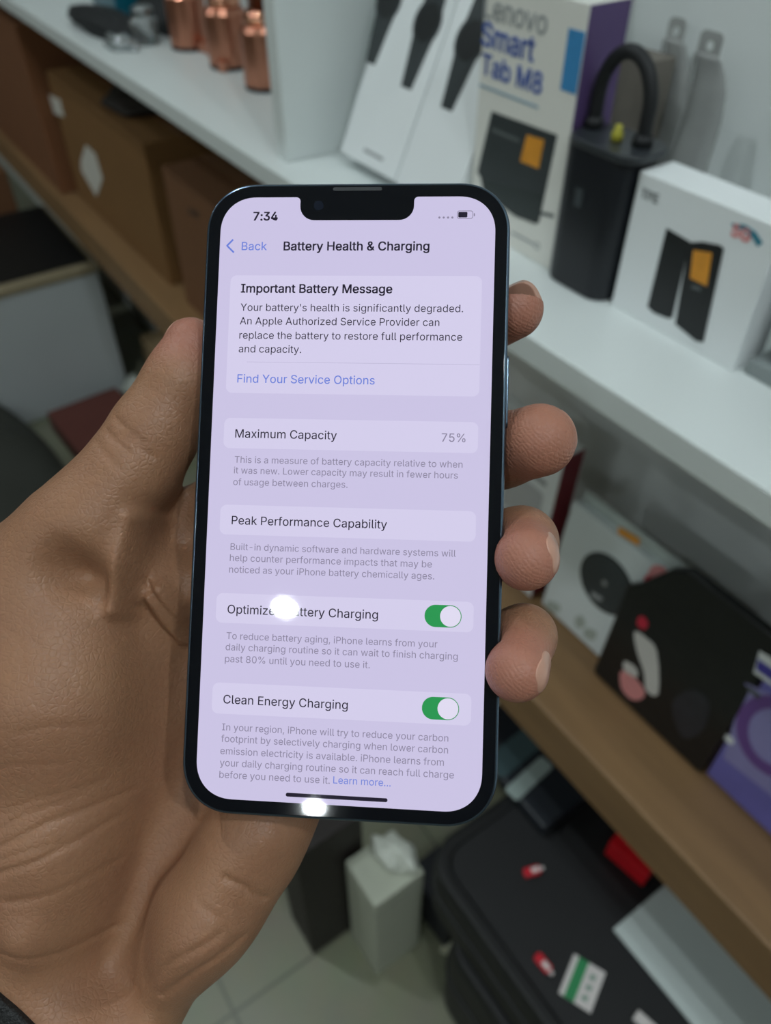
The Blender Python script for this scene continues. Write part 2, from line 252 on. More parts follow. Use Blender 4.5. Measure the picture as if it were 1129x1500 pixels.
# ------------------------------------------------------------------ the room
XL, XR, YF, YW, ZC = -4.2, 3.2, -3.4, 0.65, 2.75
WHITE = mat('wall_paint', (226, 231, 230), 0.6, var=0.02, scale=6, bump=0.05, bscale=400)
CEIL = mat('ceiling_paint', (225, 226, 222), 0.8, var=0.02, scale=5)
def floor_material():
    m = bpy.data.materials.new('floor_tile'); m.use_nodes = True
    nt = m.node_tree; b = nt.nodes['Principled BSDF']
    tc = nt.nodes.new('ShaderNodeTexCoord')
    br = nt.nodes.new('ShaderNodeTexBrick'); br.offset = 0.0
    br.inputs['Color1'].default_value = (*lin((132, 133, 112)), 1); br.inputs['Color2'].default_value = (*lin((136, 137, 116)), 1)
    br.inputs['Mortar'].default_value = (*lin((104, 104, 88)), 1)
    br.inputs['Scale'].default_value = 1.0; br.inputs['Mortar Size'].default_value = 0.003
    br.inputs['Brick Width'].default_value = 0.4; br.inputs['Row Height'].default_value = 0.4
    nz = nt.nodes.new('ShaderNodeTexNoise'); nz.inputs['Scale'].default_value = 14; nz.inputs['Detail'].default_value = 6
    mx = nt.nodes.new('ShaderNodeMix'); mx.data_type = 'RGBA'; mx.blend_type = 'MULTIPLY'; mx.inputs['Factor'].default_value = 0.25
    nt.links.new(tc.outputs['Object'], br.inputs['Vector']); nt.links.new(tc.outputs['Object'], nz.inputs['Vector'])
    nt.links.new(br.outputs['Color'], mx.inputs['A']); nt.links.new(nz.outputs['Color'], mx.inputs['B'])
    nt.links.new(mx.outputs['Result'], b.inputs['Base Color'])
    b.inputs['Roughness'].default_value = 0.35
    return m
box('floor', (XL, YF, -0.05), (XR, YW, 0), floor_material(), kind='structure')
box('ceiling', (XL, YF, ZC), (XR, YW, ZC + 0.05), CEIL, kind='structure')
box('wall_back', (XL, YW, 0), (XR, YW + 0.08, ZC), WHITE, kind='structure')
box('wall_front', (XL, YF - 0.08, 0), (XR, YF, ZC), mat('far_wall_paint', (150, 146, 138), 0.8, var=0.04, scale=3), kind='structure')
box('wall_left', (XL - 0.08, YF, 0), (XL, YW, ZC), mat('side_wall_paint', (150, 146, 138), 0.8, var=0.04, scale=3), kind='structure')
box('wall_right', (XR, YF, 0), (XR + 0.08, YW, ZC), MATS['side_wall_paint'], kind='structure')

# ceiling downlights; two mirror in the phone glass, some unseen ones added for light
LAMP = mat('lamp_lens', (255, 255, 250), 0.4, emit=(255, 255, 255), estr=LAMP_POWER)
LAMP.node_tree.nodes['Principled BSDF'].inputs['Emission Color'].default_value = (*LAMP_COLOUR, 1)
TRIM = mat('lamp_trim_white', (235, 235, 230), 0.4)
LAMPS = [(0.856, -1.402, 'that mirrors in the middle of the phone screen'), (1.766, -2.148, 'that mirrors at the lower edge of the phone'),
         (0.50, 0.05, 'close to the shelf, nearest the white device carton'), (-1.00, -0.20, 'added out of view over the shelf edge left of the divider panel'), (-2.5, -0.9, 'added out of view over the aisle at the far end of the shelf'),
         (0.95, 0.22, 'added out of view close to the shelf, near its right end'), (-0.6, -2.7, 'behind the viewer near the front wall'), (0.75, -3.0, 'behind the viewer close to the front wall, right one'), (-2.2, -2.6, 'in the far front corner of the room')]
ring = None
for i, (lx, ly, what) in enumerate(LAMPS):
    r = thing('ceiling_downlight', 'round white ceiling downlight ' + what, 'ceiling light', place(lx, ly, ZC), 'ceiling downlights')
    if i == 0:
        trim_o = lathe('trim_ring', [(0.032, -0.004), (0.034, -0.010), (0.050, -0.008), (0.056, -0.0005), (0.032, -0.0005)], TRIM, r)
        lens_o = lathe('lamp_lens', [(0.031, -0.0005), (0.031, -0.006), (0.022, -0.007)], LAMP, r)
    else:
        for src in (trim_o, lens_o):
            c = src.copy(); COL.objects.link(c); c.parent = r

# ------------------------------------------------------------------ the shelving
ZS, ZL, YE, YI = 1.02, 0.61, 0.403, 0.494
SHELF = mat('white_laminate', (222, 228, 227), 0.35, var=0.02, scale=8)
def wood(name, c1, c2):
    m = mat(name, c1, 0.5, var=0.1, scale=5, stretch=(1.2, 9, 9))
    nt = m.node_tree; mx = [n for n in nt.nodes if n.type == 'MIX'][0]
    mx.inputs['A'].default_value = (*lin(c2), 1)
    return m
WOOD = wood('brown_wood_laminate', (142, 110, 74), (114, 87, 58))
o = box('white_shelf', (-3.4, YE, ZS - 0.025), (1.4, YW, ZS), SHELF, None, 0.002)
tag(o, 'long white upper shelf board fixed to the back wall', 'shelf')
o = box('divider_panel', (-0.846, YE + 0.024, ZS), (-0.822, YW, 1.75), SHELF, None, 0.0015)
tag(o, 'upright white divider panel standing on the white shelf right of the copper bottles', 'panel')
o = box('wooden_counter', (-3.4, YE, ZL - 0.07), (1.4, YW, ZL), WOOD, None, 0.003)
tag(o, 'long brown wooden counter board with a thick front edge below the white shelf', 'shelf')

# ------------------------------------------------------------------ upper shelf, right of the divider
CARD_W = mat('white_card', (236, 240, 241), 0.35, var=0.02, scale=12)
INK_BLACK = mat('print_black', (22, 25, 27), 0.4, var=0.15, scale=40)
INK_GREY = mat('print_grey', (158, 162, 163), 0.5)
INK_DARKGREY = mat('print_dark_grey', (52, 58, 60), 0.4, var=0.15, scale=60)
INK_BLUE = mat('print_blue', (76, 100, 172), 0.5)
INK_SKY = mat('print_sky_blue', (62, 140, 196), 0.5, var=0.15, scale=160)
INK_ORANGE = mat('print_orange', (222, 150, 44), 0.5, var=0.22, scale=90)
INK_RED = mat('print_red', (205, 44, 70), 0.5)
INK_PINK = mat('print_pink', (226, 150, 150), 0.5)
INK_TEAL = mat('print_teal', (60, 130, 150), 0.5)
LEAN = 0.455
def watch_print(f, root, cx, cy, first):
    """a black wristwatch seen from the front: dial, strap below and above"""
    u, v = f.uv(cx, cy)
    w = 0.0205
    strap = [(-w * .80, .010), (-w * .72, .030), (-w * .55, .060), (w * .55, .060), (w * .72, .030), (w * .80, .010),
             (w * .80, -.010), (w * .66, -.028), (w * .42, -.060), (-w * .42, -.060), (-w * .66, -.028), (-w * .80, -.010)]
    printed('printed_strap', root, [[(u + a, v + b) for a, b in strap]], INK_DARKGREY, 0.0003)
    printed('printed_dial', root, [circle(u, v, w, 28)], INK_BLACK, 0.0003, lift=0.0003)
    printed('printed_bezel', root, [circle(u, v, w * 1.02, 28), circle(u, v, w * .86, 28)[::-1]], INK_DARKGREY, 0.0003, lift=0.0006)
for (x0, x1, where, spots) in ((-0.782, -0.677, 'white smartwatch carton leaning on the wall beside the divider panel', ((571, 0), (627, 33))),
                               (-0.674, -0.582, 'white smartwatch carton leaning on the wall next to the tall tablet carton', ((690, 60),))):
    f = Face((x0, 0.474, ZS + 0.0145), (1, 0, 0), (0, LEAN, 1))
    c = thing('watch_carton', where, 'box', f.matrix(), 'white smartwatch cartons')
    t = 0.034
    bm = bmesh.new(); add_box(bm, (0, 0, 0), (x1 - x0, t, 0.30), 0.0012)
    link('carton', bm_mesh('carton', bm), CARD_W, c)
    for s in spots: watch_print(f, c, s[0], s[1], x0 < -0.7)
    if x0 < -0.7:
        u0, v0 = f.uv(535, 215); u1, v1 = f.uv(562, 232)
        printed('printed_line', c, [[(u0, .012), (u1, .012), (u1, .0155), (u0, .0155)]], INK_GREY, 0.0002)

# tall tablet carton
f = Face((-0.577, YI, ZS), (1, 0, 0), (0, 0, 1))
tc_ = thing('tablet_carton', 'tall white tablet carton with blue lettering and purple side', 'box', f.matrix())
W_, H_, D_ = 0.116, 0.204, 0.044
box('carton', (0, 0, 0), (W_, D_, H_), mat('warm_white_card', (232, 231, 224), 0.4, var=0.02), tc_, 0.001)
PURPLE = mat('purple_card', (86, 66, 112), 0.45, var=0.1, scale=25)
o = box('side_panel', (W_, 0.0008, 0.001), (W_ + 0.0006, D_ - 0.0006, H_ - 0.001), PURPLE, tc_); o['label'] = 'purple side panel'
def span(f, a, b):
    (u0, v0), (u1, v1) = f.uv(*a), f.uv(*b); return u0, u1, (v0 + v1) / 2
for s, a, b, ink, bold in (('Lenovo', (709, 26), (800, 50), INK_GREY, .0006), ('Smart', (706, 66), (781, 90), INK_BLUE, .0011), ('Tab M8', (706, 106), (792, 140), INK_BLUE, .0010)):
    u0, u1, v = span(f, a, b)
    o = printed('printed_lettering', tc_, text_loops(s, u0, u1, v), ink, 0.0003, offset=bold*.6)
    o['label'] = ('grey' if ink is INK_GREY else 'blue') + ' printed word'
u0, u1, v = span(f, (703, 126), (789, 156))
printed('printed_line', tc_, [[(u0, v - .001), (u1, v - .001), (u1, v + .0012), (u0, v + .0012)]], mat('print_pale_blue', (150, 175, 190), 0.5), 0.0003)
tab = [f.uv(*q) for q in ((721, 163), (817, 198), (790, 325), (786, 328), (757, 317), (708, 278), (705, 260), (700, 252))]
o = printed('printed_tablet', tc_, [tab], INK_DARKGREY, 0.0004); o['label'] = 'dark picture of a tablet on its dock'
printed('printed_speaker', tc_, [[f.uv(*q) for q in ((708, 262), (796, 285), (789, 324), (786, 327), (757, 317), (712, 284))]], mat('print_slate', (44, 52, 52), 0.4, var=0.2, scale=200), 0.0003, lift=0.0004)
o = printed('printed_screen', tc_, [smooth_loop([f.uv(*q) for q in ((773, 197), (798, 205), (790, 247), (763, 236))], 1)], INK_ORANGE, 0.0003, lift=0.0004); o['label'] = 'orange lit screen tile'
printed('printed_text', tc_, [[f.uv(*q) for q in ((722, 187), (762, 204), (761, 209), (721, 192))]], mat('print_mid_grey', (92, 98, 98), 0.5), 0.0003, lift=0.0004)
printed('printed_text', tc_, [[f.uv(*q) for q in ((786, 308), (812, 314), (811, 319), (785, 313))]], mat('print_mid_grey', (92, 98, 98), 0.5), 0.0003)
printed('printed_emblem', tc_, [circle(*f.uv(787, 360), .0035, 20), circle(*f.uv(787, 360), .0022, 20)[::-1]], INK_GREY, 0.0003)
u0, u1, v = span(f, (750, 343), (782, 358))
printed('printed_text', tc_, [[(u0, v), (u1, v), (u1, v + .002), (u0, v + .002)]], INK_GREY, 0.0003)
o = printed('sticker', tc_, [[(0.0985, H_ - .060), (0.1158, H_ - .060), (0.1158, H_ - .018), (0.0985, H_ - .018)]], INK_SKY, 0.0003); o['label'] = 'sky blue sticker'

# grey-brown carton in the shade behind the pump
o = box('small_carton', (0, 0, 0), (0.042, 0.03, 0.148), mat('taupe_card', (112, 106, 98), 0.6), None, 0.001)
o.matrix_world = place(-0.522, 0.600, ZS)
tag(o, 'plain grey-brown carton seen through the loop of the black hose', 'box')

# portable air pump with looped hose
BLACK = mat('black_plastic', (13, 17, 25), 0.42, var=0.15, scale=60)
BLACK_MATT = mat('black_rubber', (18, 20, 23), 0.6, var=0.1)
pump = thing('air_pump', 'black portable air pump with a looped hose on top, beside the tablet carton', 'pump', place(-0.4245, 0.506, ZS))
me = fill2d([rrect(0, 0, 0.068, 0.048, 0.017, 8)], 0.115, 0.003); xform(me, Matrix.Translation((0, 0, 0.0575)))
link('body', me, BLACK, pump)
me = fill2d([rrect(0.003, 0, 0.075, 0.050, 0.018, 8)], 0.006, 0.0015); xform(me, Matrix.Translation((0, 0, 0.117)))
o = link('top_cap', me, mat('grey_black_plastic', (46, 50, 54), 0.3), pump)
arch = []
for k in range(25):
    a = math.pi * k / 24
    arch.append((-0.003 - 0.0255 * math.cos(a), 0.004, 0.142 + 0.036 * math.sin(a)))
arch = [(-0.0285, 0.004, 0.119), (-0.0285, 0.004, 0.130)] + arch + [(0.0225, 0.004, 0.130), (0.0225, 0.004, 0.119)]
tube('hose', arch, 0.0054, BLACK_MATT, pump)
lathe('valve_tip', [(0.0005, 0.0), (0.0045, 0.0), (0.0045, 0.006), (0.003, 0.008), (0.003, 0.011), (0.001, 0.012)], mat('yellow_plastic', (176, 170, 60), 0.4), pump, 16, (0.004, -0.004, 0.1200))['label'] = 'yellow valve tip'
lathe('hose_collar', [(0.003, 0), (0.0078, 0), (0.0078, 0.006), (0.0058, 0.009)], BLACK_MATT, pump, 20, (-0.0285, 0.004, 0.1195))
lathe('hose_collar', [(0.003, 0), (0.0078, 0), (0.0078, 0.006), (0.0058, 0.009)], BLACK_MATT, pump, 20, (0.0225, 0.004, 0.1195))
box('display_window', (-0.010, -0.02435, 0.070), (-0.002, -0.02405, 0.085), mat('dim_display', (66, 72, 76), 0.2), pump)

# white carton with the folding phone picture
f = Face((-0.386, YI, ZS), (1, 0, 0), (0, 0, 1))
pc = thing('device_carton', 'low white carton with a dark folding device picture, right of the air pump', 'box', f.matrix())
box('carton', (0, 0, 0), (0.1225, 0.036, 0.110), CARD_W, pc, 0.0012)
o = printed('printed_lettering', pc, text_loops('TPE', *span(f, (939, 289), (963, 297))), INK_GREY, 0.0003, offset=.0005); o['label'] = 'small grey printed letters'
for pts, ink, lift, nm in ((((977, 334), (1011, 354), (985, 466), (978, 466), (958, 458), (949, 449)), INK_BLACK, 0, 'printed_cover'),
                           (((1010, 355), (1030, 354), (1055, 359), (1061, 364), (1031, 501), (1020, 499), (990, 474), (991, 468)), INK_BLACK, .0003, 'printed_handset'),
                           (((1017, 366), (1044, 370), (1037, 419), (1012, 407)), INK_ORANGE, .0006, 'printed_screen')):
    printed(nm, pc, [[f.uv(*q) for q in pts]], ink, 0.0003, lift=lift)
printed('printed_mark', pc, [[f.uv(*q) for q in ((1015, 417), (1028, 421), (1027, 426), (1014, 422))]], mat('print_mid_grey', (92, 98, 98), 0.5), 0.0003, lift=.0006)
arc_o = [(1072, 327), (1092, 329), (1108, 340), (1118, 356)]; arc_i = [(1110, 361), (1102, 348), (1090, 338), (1074, 332)]
printed('printed_arc', pc, [[f.uv(*q) for q in arc_o + arc_i]], INK_TEAL, 0.0003)['label'] = 'teal printed arc'
o = printed('printed_lettering', pc, text_loops('5G', *span(f, (1071, 346), (1097, 354))), INK_PINK, 0.0003, offset=.0006); o['label'] = 'small pink printed letters'

# dark device in its package at the right edge of the picture
dk = thing('packaged_device', 'dark blue-black device in a grey tray at the right edge of the upper shelf', 'device', place(-0.257, 0.500, ZS))
box('tray', (0, 0, 0), (0.13, 0.05, 0.012), mat('grey_tray', (140, 148, 148), 0.4), dk, 0.001)
box('device_body', (0.012, 0.006, 0.012), (0.13, 0.046, 0.15), mat('deep_teal_plastic', (22, 38, 48), 0.25), dk, 0.006, 3)
box('back_card', (0, 0.046, 0.012), (0.13, 0.05, 0.155), mat('grey_card', (120, 128, 128), 0.5), dk, 0.0005)

# clear plastic hanging packs
CLEAR = mat('clear_plastic', (176, 178, 176), 0.18, var=0.12, scale=60, trans=0.3)
def clear_pack(where, pts, group, Y=0.632):
    prof = [(on_y(x, y, Y), w) for x, y, w in pts]
    base = prof[0][0]
    root = thing('clear_pack', where, 'plastic pack', place(base[0], base[1], ZS), group)
    bm = bmesh.new(); rings = []
    n = 20
    for i, (p, w) in enumerate(prof):
        t = i / (len(prof) - 1)
        d = 0.009 * (1 - t) ** 0.6 + 0.002
        rings.append([bm.verts.new((p[0] - base[0] + w * math.cos(2 * math.pi * k / n), 0.008 * math.sin(3 * t) + d * math.sin(2 * math.pi * k / n), p[2] - ZS)) for k in range(n)])
    for r0, r1 in zip(rings, rings[1:]):
        for k in range(n): bm.faces.new((r0[k], r0[(k + 1) % n], r1[(k + 1) % n], r1[k]))
    bm.faces.new(rings[0][::-1]); bm.faces.new(rings[-1])
    link('shell', bm_mesh('shell', bm, True), CLEAR, root)
    p, w = prof[-1]
    me = fill2d([rrect(0, 0, w * 2, 0.020, 0.005), circle(0, 0, 0.0035, 16)[::-1]], 0.0012)
    xform(me, Matrix.Translation((p[0] - base[0], 0.002, p[2] - ZS + 0.006)) @ STAND)
    link('hang_tab', me, CLEAR, root)
    a, wa = prof[2]; b2, wb = prof[-2]
    tube('edge_rib', [(q[0] - base[0] - ww * .93, 0.0, q[2] - ZS) for q, ww in prof[1:]], 0.0012, CLEAR, root, 8)
clear_pack('clear plastic hanging pack standing nearest the black hose loop', ((962, 325, .017), (966, 268, .017), (974, 205, .017), (981, 160, .018), (984, 125, .016), (983, 95, .0125), (985, 66, .010), (986, 58, .009)), 'clear plastic packs')
clear_pack('clear plastic hanging pack behind the low white carton, right one of two', ((985, 330, .018), (996, 270, .018), (1006, 228, .018), (1021, 177, .0175), (1029, 135, .0165), (1032, 110, .0145), (1034, 88, .012), (1035, 80, .011)), 'clear plastic packs', 0.606)

# ------------------------------------------------------------------ upper shelf, left of the divider
COPPER = mat('copper', (196, 136, 112), 0.3, metal=1.0, var=0.15, scale=40)
COPPER_D = mat('dark_copper', (120, 72, 52), 0.4, metal=1.0, var=0.2, scale=60)
first = None
for (bx, by, where) in ((-1.088, 0.545, 'copper bottle with ribbed body, nearest the divider panel'), (-1.212, 0.55, 'middle one of the three copper bottles on the white shelf'), (-1.344, 0.545, 'copper bottle on the white shelf beside the teal bottle')):
    root = thing('copper_bottle', where, 'bottle', place(bx, by, ZS), 'copper bottles')
    if first is None:
        n = 40; bm = bmesh.new(); rings = []
        for r, z in ((0.0215, 0.004), (0.0225, 0.006), (0.0225, 0.064), (0.0185, 0.070)):
            rings.append([bm.verts.new(((r + (0.0011 if k % 4 < 2 else 0)) * math.cos(2 * math.pi * k / n), (r + (0.0011 if k % 4 < 2 else 0)) * math.sin(2 * math.pi * k / n), z)) for k in range(n)])
        for r0, r1 in zip(rings, rings[1:]):
            for k in range(n): bm.faces.new((r0[k], r0[(k + 1) % n], r1[(k + 1) % n], r1[k]))
        bm.faces.new(rings[0][::-1]); bm.faces.new(rings[-1])
        first = [link('body', bm_mesh('body', bm), COPPER, root),
                 lathe('base_ring', [(0.02, 0), (0.0235, 0.0005), (0.0235, 0.004), (0.0215, 0.0042)], mat('black_plastic', (20, 24, 28)), root),
                 lathe('shoulder', [(0.0182, 0.070), (0.0186, 0.078), (0.0150, 0.083), (0.0125, 0.088)], mat('bright_copper', (232, 170, 140), 0.15, metal=1.0), root),
                 lathe('neck', [(0.012, 0.088), (0.0125, 0.118), (0.014, 0.121)], COPPER_D, root),
                 lathe('cap', [(0.0150, 0.121), (0.0155, 0.123), (0.0155, 0.146), (0.013, 0.149)], COPPER, root)]
        first[1]['label'] = 'black base ring'; first[3]['label'] = 'dark copper neck'
    else:
        for src in first:
            c = src.copy(); COL.objects.link(c); c.parent = root
    root.rotation_euler.z = 0.3 * bx
    root.scale = (1.3, 1.3, 1.1)
cup0 = None
for (px_, py_, where) in ((333, 97, 'tiny copper cup standing between the middle and the nearest copper bottle'), (303, 68, 'tiny copper cup at the foot of the middle copper bottle, beside another'),
                          (313, 72, 'tiny copper cup touching the middle copper bottle on its left front'), (243, 42, 'tiny copper cup at the foot of the far copper bottle')):
    p = on_z(px_, py_, ZS + 0.006)
    if cup0 is None:
        cup0 = lathe('copper_cup', [(0.006, 0), (0.0085, 0.002), (0.0095, 0.014), (0.0105, 0.015), (0.0085, 0.0145), (0.0070, 0.004)], COPPER, None, 20)
        c = cup0
    else:
        c = cup0.copy(); COL.objects.link(c)
    c.matrix_world = place(p[0], p[1] - 0.006, ZS); tag(c, where, 'cup', 'small copper cups')
# teal bottle, clear bottle and a dark pouch at the far end
tb = thing('teal_bottle', 'short teal glass bottle with clear stopper among dark clutter on the white shelf', 'bottle', place(-1.65, 0.545, ZS))
me = fill2d([rrect(0, 0, 0.15, 0.06, 0.012)], 0.075, 0.008); xform(me, Matrix.Translation((0, 0, 0.0425)))
link('bottle', me, mat('teal_glass', (24, 110, 132), 0.12, trans=0.3), tb)
me = fill2d([rrect(0, 0, 0.146, 0.056, 0.012)], 0.010, 0.002); xform(me, Matrix.Translation((0, 0, 0.005)))
link('foot', me, BLACK, tb)['label'] = 'black foot'
lathe('stopper', [(0.010, 0.08), (0.010, 0.092), (0.020, 0.097), (0.021, 0.115), (0.012, 0.122)], mat('clear_glass', (235, 240, 240), 0.05, trans=0.9), tb)
cb = thing('glass_jar', 'clear glass jar with grey lid next to the far copper bottle', 'jar', place(-1.405, 0.497, ZS))
lathe('jar', [(0.018, 0), (0.021, 0.003), (0.021, 0.034), (0.015, 0.040)], mat('clear_glass', (235, 240, 240), 0.05, trans=0.9), cb)
lathe('lid', [(0.016, 0.040), (0.017, 0.041), (0.017, 0.050), (0.014, 0.052)], mat('grey_metal', (150, 155, 155), 0.3, metal=1.0), cb)
def lump(name, size, m, parent=None, seed=1, amp=0.18, flat=0.0):
    """a soft irregular bag-like body resting on z = 0"""
    bm = bmesh.new(); bmesh.ops.create_icosphere(bm, subdivisions=4, radius=1.0)
    rnd = random.Random(seed); ph = [(rnd.uniform(-3, 3), rnd.uniform(-3, 3), rnd.uniform(-3, 3), rnd.uniform(0, 6)) for _ in range(7)]
    for v in bm.verts:
        d = sum(math.sin(a * v.co.x * 2 + b * v.co.y * 2 + c * v.co.z * 2 + q) for a, b, c, q in ph) / 7
        s = 1 + amp * d; z = v.co.z * s
        v.co = Vector((v.co.x * s * size[0], v.co.y * s * size[1], max(z, -0.55) * size[2]))
    zmin = min(v.co.z for v in bm.verts)
    for v in bm.verts: v.co.z -= zmin
    return link(name, bm_mesh(name, bm, True), m, parent)
o = lump('dark_pouch', (0.11, 0.034, 0.022), mat('charcoal_cloth', (24, 27, 29), 0.7, bump=0.4, bscale=200), None, 3, 0.3)
o.matrix_world = place(-1.53, 0.468, ZS, 0.1); tag(o, 'dark crumpled pouch lying in front of the teal bottle', 'pouch')
o = lump('dark_pouch', (0.070, 0.036, 0.034), MATS['charcoal_cloth'], None, 14, 0.35)
o.matrix_world = place(-1.468, 0.56, ZS, 0.2); tag(o, 'dark crumpled pouch standing between the teal bottle and the far copper bottle', 'pouch')
o = lump('silver_sachet', (0.030, 0.018, 0.014), mat('silver_foil', (180, 186, 188), 0.2, metal=0.8), None, 5, 0.5)
o.matrix_world = place(-1.395, 0.450, ZS, 0.4); tag(o, 'small crumpled silver sachet in front of the glass jar', 'sachet')

# ------------------------------------------------------------------ lower counter, right part
YB = 0.497
f = Face((-0.558, YB, ZL + 0.0016), (1, 0, 0), (0, 0.05, 1))
rb = thing('red_sided_carton', 'white carton with a dark red side on the wooden counter, behind the fingers', 'box', f.matrix())
box('carton', (0, 0, 0), (0.146, 0.030, 0.218), CARD_W, rb, 0.001)
box('side_panel', (0.146, 0.0005, 0.001), (0.1466, 0.0295, 0.217), mat('dark_red_card', (124, 34, 48), 0.45, var=0.15), rb)['label'] = 'dark red side panel'
printed('printed_picture', rb, [rrect(0.10, 0.10, 0.060, 0.11, 0.006)], mat('print_pale_grey', (196, 198, 200), 0.5, var=0.1), 0.0003)
printed('printed_line', rb, [[(0.08, 0.165), (0.13, 0.165), (0.13, 0.172), (0.08, 0.172)]], INK_GREY, 0.0003)

f = Face((-0.397, YB + 0.004, ZL + 0.0031), (1, 0, 0), (0, 0.10, 1))
wc = thing('charger_carton', 'white wireless charger carton with a round dark pad picture on the counter', 'box', f.matrix())
HC = f.uv(850, 742)[1]
box('carton', (0, 0, 0), (0.152, 0.030, HC), mat('cool_white_card', (222, 231, 232), 0.35, var=0.03), wc, 0.001)
cu_, cv_ = f.uv(888, 855)
printed('printed_pad', wc, [circle(cu_, cv_, 0.0365, 40)], mat('print_charcoal', (60, 68, 72), 0.4), 0.0004)['label'] = 'round dark charger picture'
printed('printed_ring', wc, [circle(cu_, cv_, 0.0365, 40), circle(cu_, cv_, 0.0335, 40)[::-1]], mat('print_slate', (44, 52, 52)), 0.0003, lift=.0004)
printed('printed_mark', wc, [circle(*f.uv(886, 854), 0.0035, 14)], INK_GREY, 0.0003, lift=.0004)
printed('printed_mark', wc, [[f.uv(*q) for q in ((868, 866), (884, 876), (880, 881), (866, 872))]], INK_GREY, 0.0003, lift=.0004)
printed('printed_bar', wc, [[f.uv(*q) for q in ((907, 771), (938, 790), (936, 800), (905, 781))]], INK_ORANGE, 0.0003)['label'] = 'orange printed bar'
for pts, ink, lb in ((((958, 828), (972, 830), (978, 840), (968, 852), (952, 848), (950, 838)), INK_PINK, 'pink printed badge'), (((948, 842), (972, 852), (966, 863), (945, 855)), INK_RED, 'red printed badge'),
                     (((893, 947), (906, 946), (908, 956), (896, 957)), INK_RED, 'small red printed spot'), (((886, 958), (904, 964), (900, 976), (884, 968)), mat('print_olive', (150, 132, 52), 0.5), 'olive printed spot')):
    printed('printed_badge', wc, [smooth_loop([f.uv(*q) for q in pts], 3)], ink, 0.0003)['label'] = lb
for pts in (((843, 905), (853, 902), (858, 916), (845, 920)), ((858, 920), (874, 925), (870, 938), (856, 932)), ((803, 880), (820, 886), (818, 897), (801, 892))):
    printed('printed_icon', wc, [smooth_loop([f.uv(*q) for q in pts], 3)], mat('print_pale_olive', (176, 186, 178), 0.5), 0.0003)
box('hang_flap', (0.004, 0.010, HC), (0.148, 0.012, HC + 0.014), mat('clear_sheet', (214, 226, 222), 0.2, trans=0.3), wc, 0.0005)

f = Face((-0.292, YB - 0.016, ZL + 0.0012), (1, 0, 0), (0, 0.10, 1))
bp = thing('black_pouch', 'black hanging pouch pack with a white figure print, right of the charger carton', 'pouch', f.matrix())
w2, h2 = 0.150, f.uv(1012, 838)[1]
outline = [(0.0, 0.004), (0.004, 0.0), (w2 - .004, 0.0), (w2, 0.004), (w2, h2 - .006), (w2 - .006, h2), (0.052, h2), (0.036, h2 - .012), (0.012, h2 - .052), (0.0, h2 - .066)]
me = fill2d([outline], 0.011, 0.003); xform(me, Matrix.Translation((0, 0.0055, 0)) @ STAND)
link('pouch', me, mat('black_film', (20, 23, 26), 0.3, var=0.2, scale=40, bump=0.3, bscale=60), bp)
for pts, ink, nm, lb in ((((930, 925), (948, 935), (963, 955), (965, 1016), (947, 1011), (944, 985), (934, 955)), mat('print_off_white', (214, 212, 208), 0.5), 'printed_figure', 'white printed figure'),
                     (((915, 968), (932, 978), (934, 992), (916, 984)), mat('print_off_white', (214, 212, 208)), 'printed_figure', 'white printed figure'),
                     (((910, 983), (928, 990), (945, 1012), (940, 1024), (925, 1024), (911, 1008)), INK_PINK, 'printed_badge', 'pink printed badge'),
                     (((936, 904), (944, 903), (950, 914), (944, 922), (934, 915)), INK_RED, 'printed_dot', 'red printed dot')):
    printed(nm, bp, [smooth_loop([f.uv(*q) for q in pts], 3)], ink, 0.0003, lift=.0002)['label'] = lb
printed('printed_picture', bp, [smooth_loop([f.uv(*q) for q in ((985, 1030), (1015, 1010), (1040, 1030), (1030, 1070), (1000, 1080))], 3)], mat('print_ink_grey', (44, 46, 54), 0.4, var=0.3, scale=60), 0.0003, lift=.0002)

f = Face((-0.139, YB - 0.010, ZL + 0.0025), (1, 0, 0), (0, 0.06, 1))
vc = thing('violet_carton', 'violet and white carton at the right edge of the wooden counter', 'box', f.matrix())
box('carton', (0, 0, 0), (0.135, 0.04, 0.182), mat('violet_card', (116, 112, 190), 0.4, var=0.25, scale=22), vc, 0.001)
printed('printed_panel', vc, [[f.uv(*q) for q in ((1113, 953), (1150, 975), (1140, 1010), (1104, 985))]], CARD_W, 0.0003)['label'] = 'white printed panel'
printed('printed_panel', vc, [[f.uv(*q) for q in ((1092, 1000), (1160, 1030), (1150, 1180), (1060, 1110))]], mat('lilac_print', (150, 146, 200), 0.4, var=0.1), 0.0003)['label'] = 'lilac printed panel'
ru, rv = f.uv(1135, 1080)
printed('printed_ring', vc, [circle(ru, rv, 0.036, 40, 0.048), circle(ru, rv, 0.024, 40, 0.034)[::-1]], mat('violet_print', (112, 78, 150), 0.4), 0.0003, lift=.0004)
printed('printed_spot', vc, [circle(*f.uv(1069, 1083), 0.005, 16)], CARD_W, 0.0003, lift=.0004)
printed('printed_bar', vc, [[f.uv(*q) for q in ((1097, 1004), (1115, 1018), (1112, 1025), (1095, 1010))]], mat('print_mid_grey', (92, 98, 98)), 0.0003, lift=.0004)
printed('printed_bar', vc, [[f.uv(*q) for q in ((1111, 965), (1140, 985), (1136, 1000), (1108, 980))]], mat('print_violet_blue', (76, 70, 168), 0.5), 0.0003, lift=.0004)

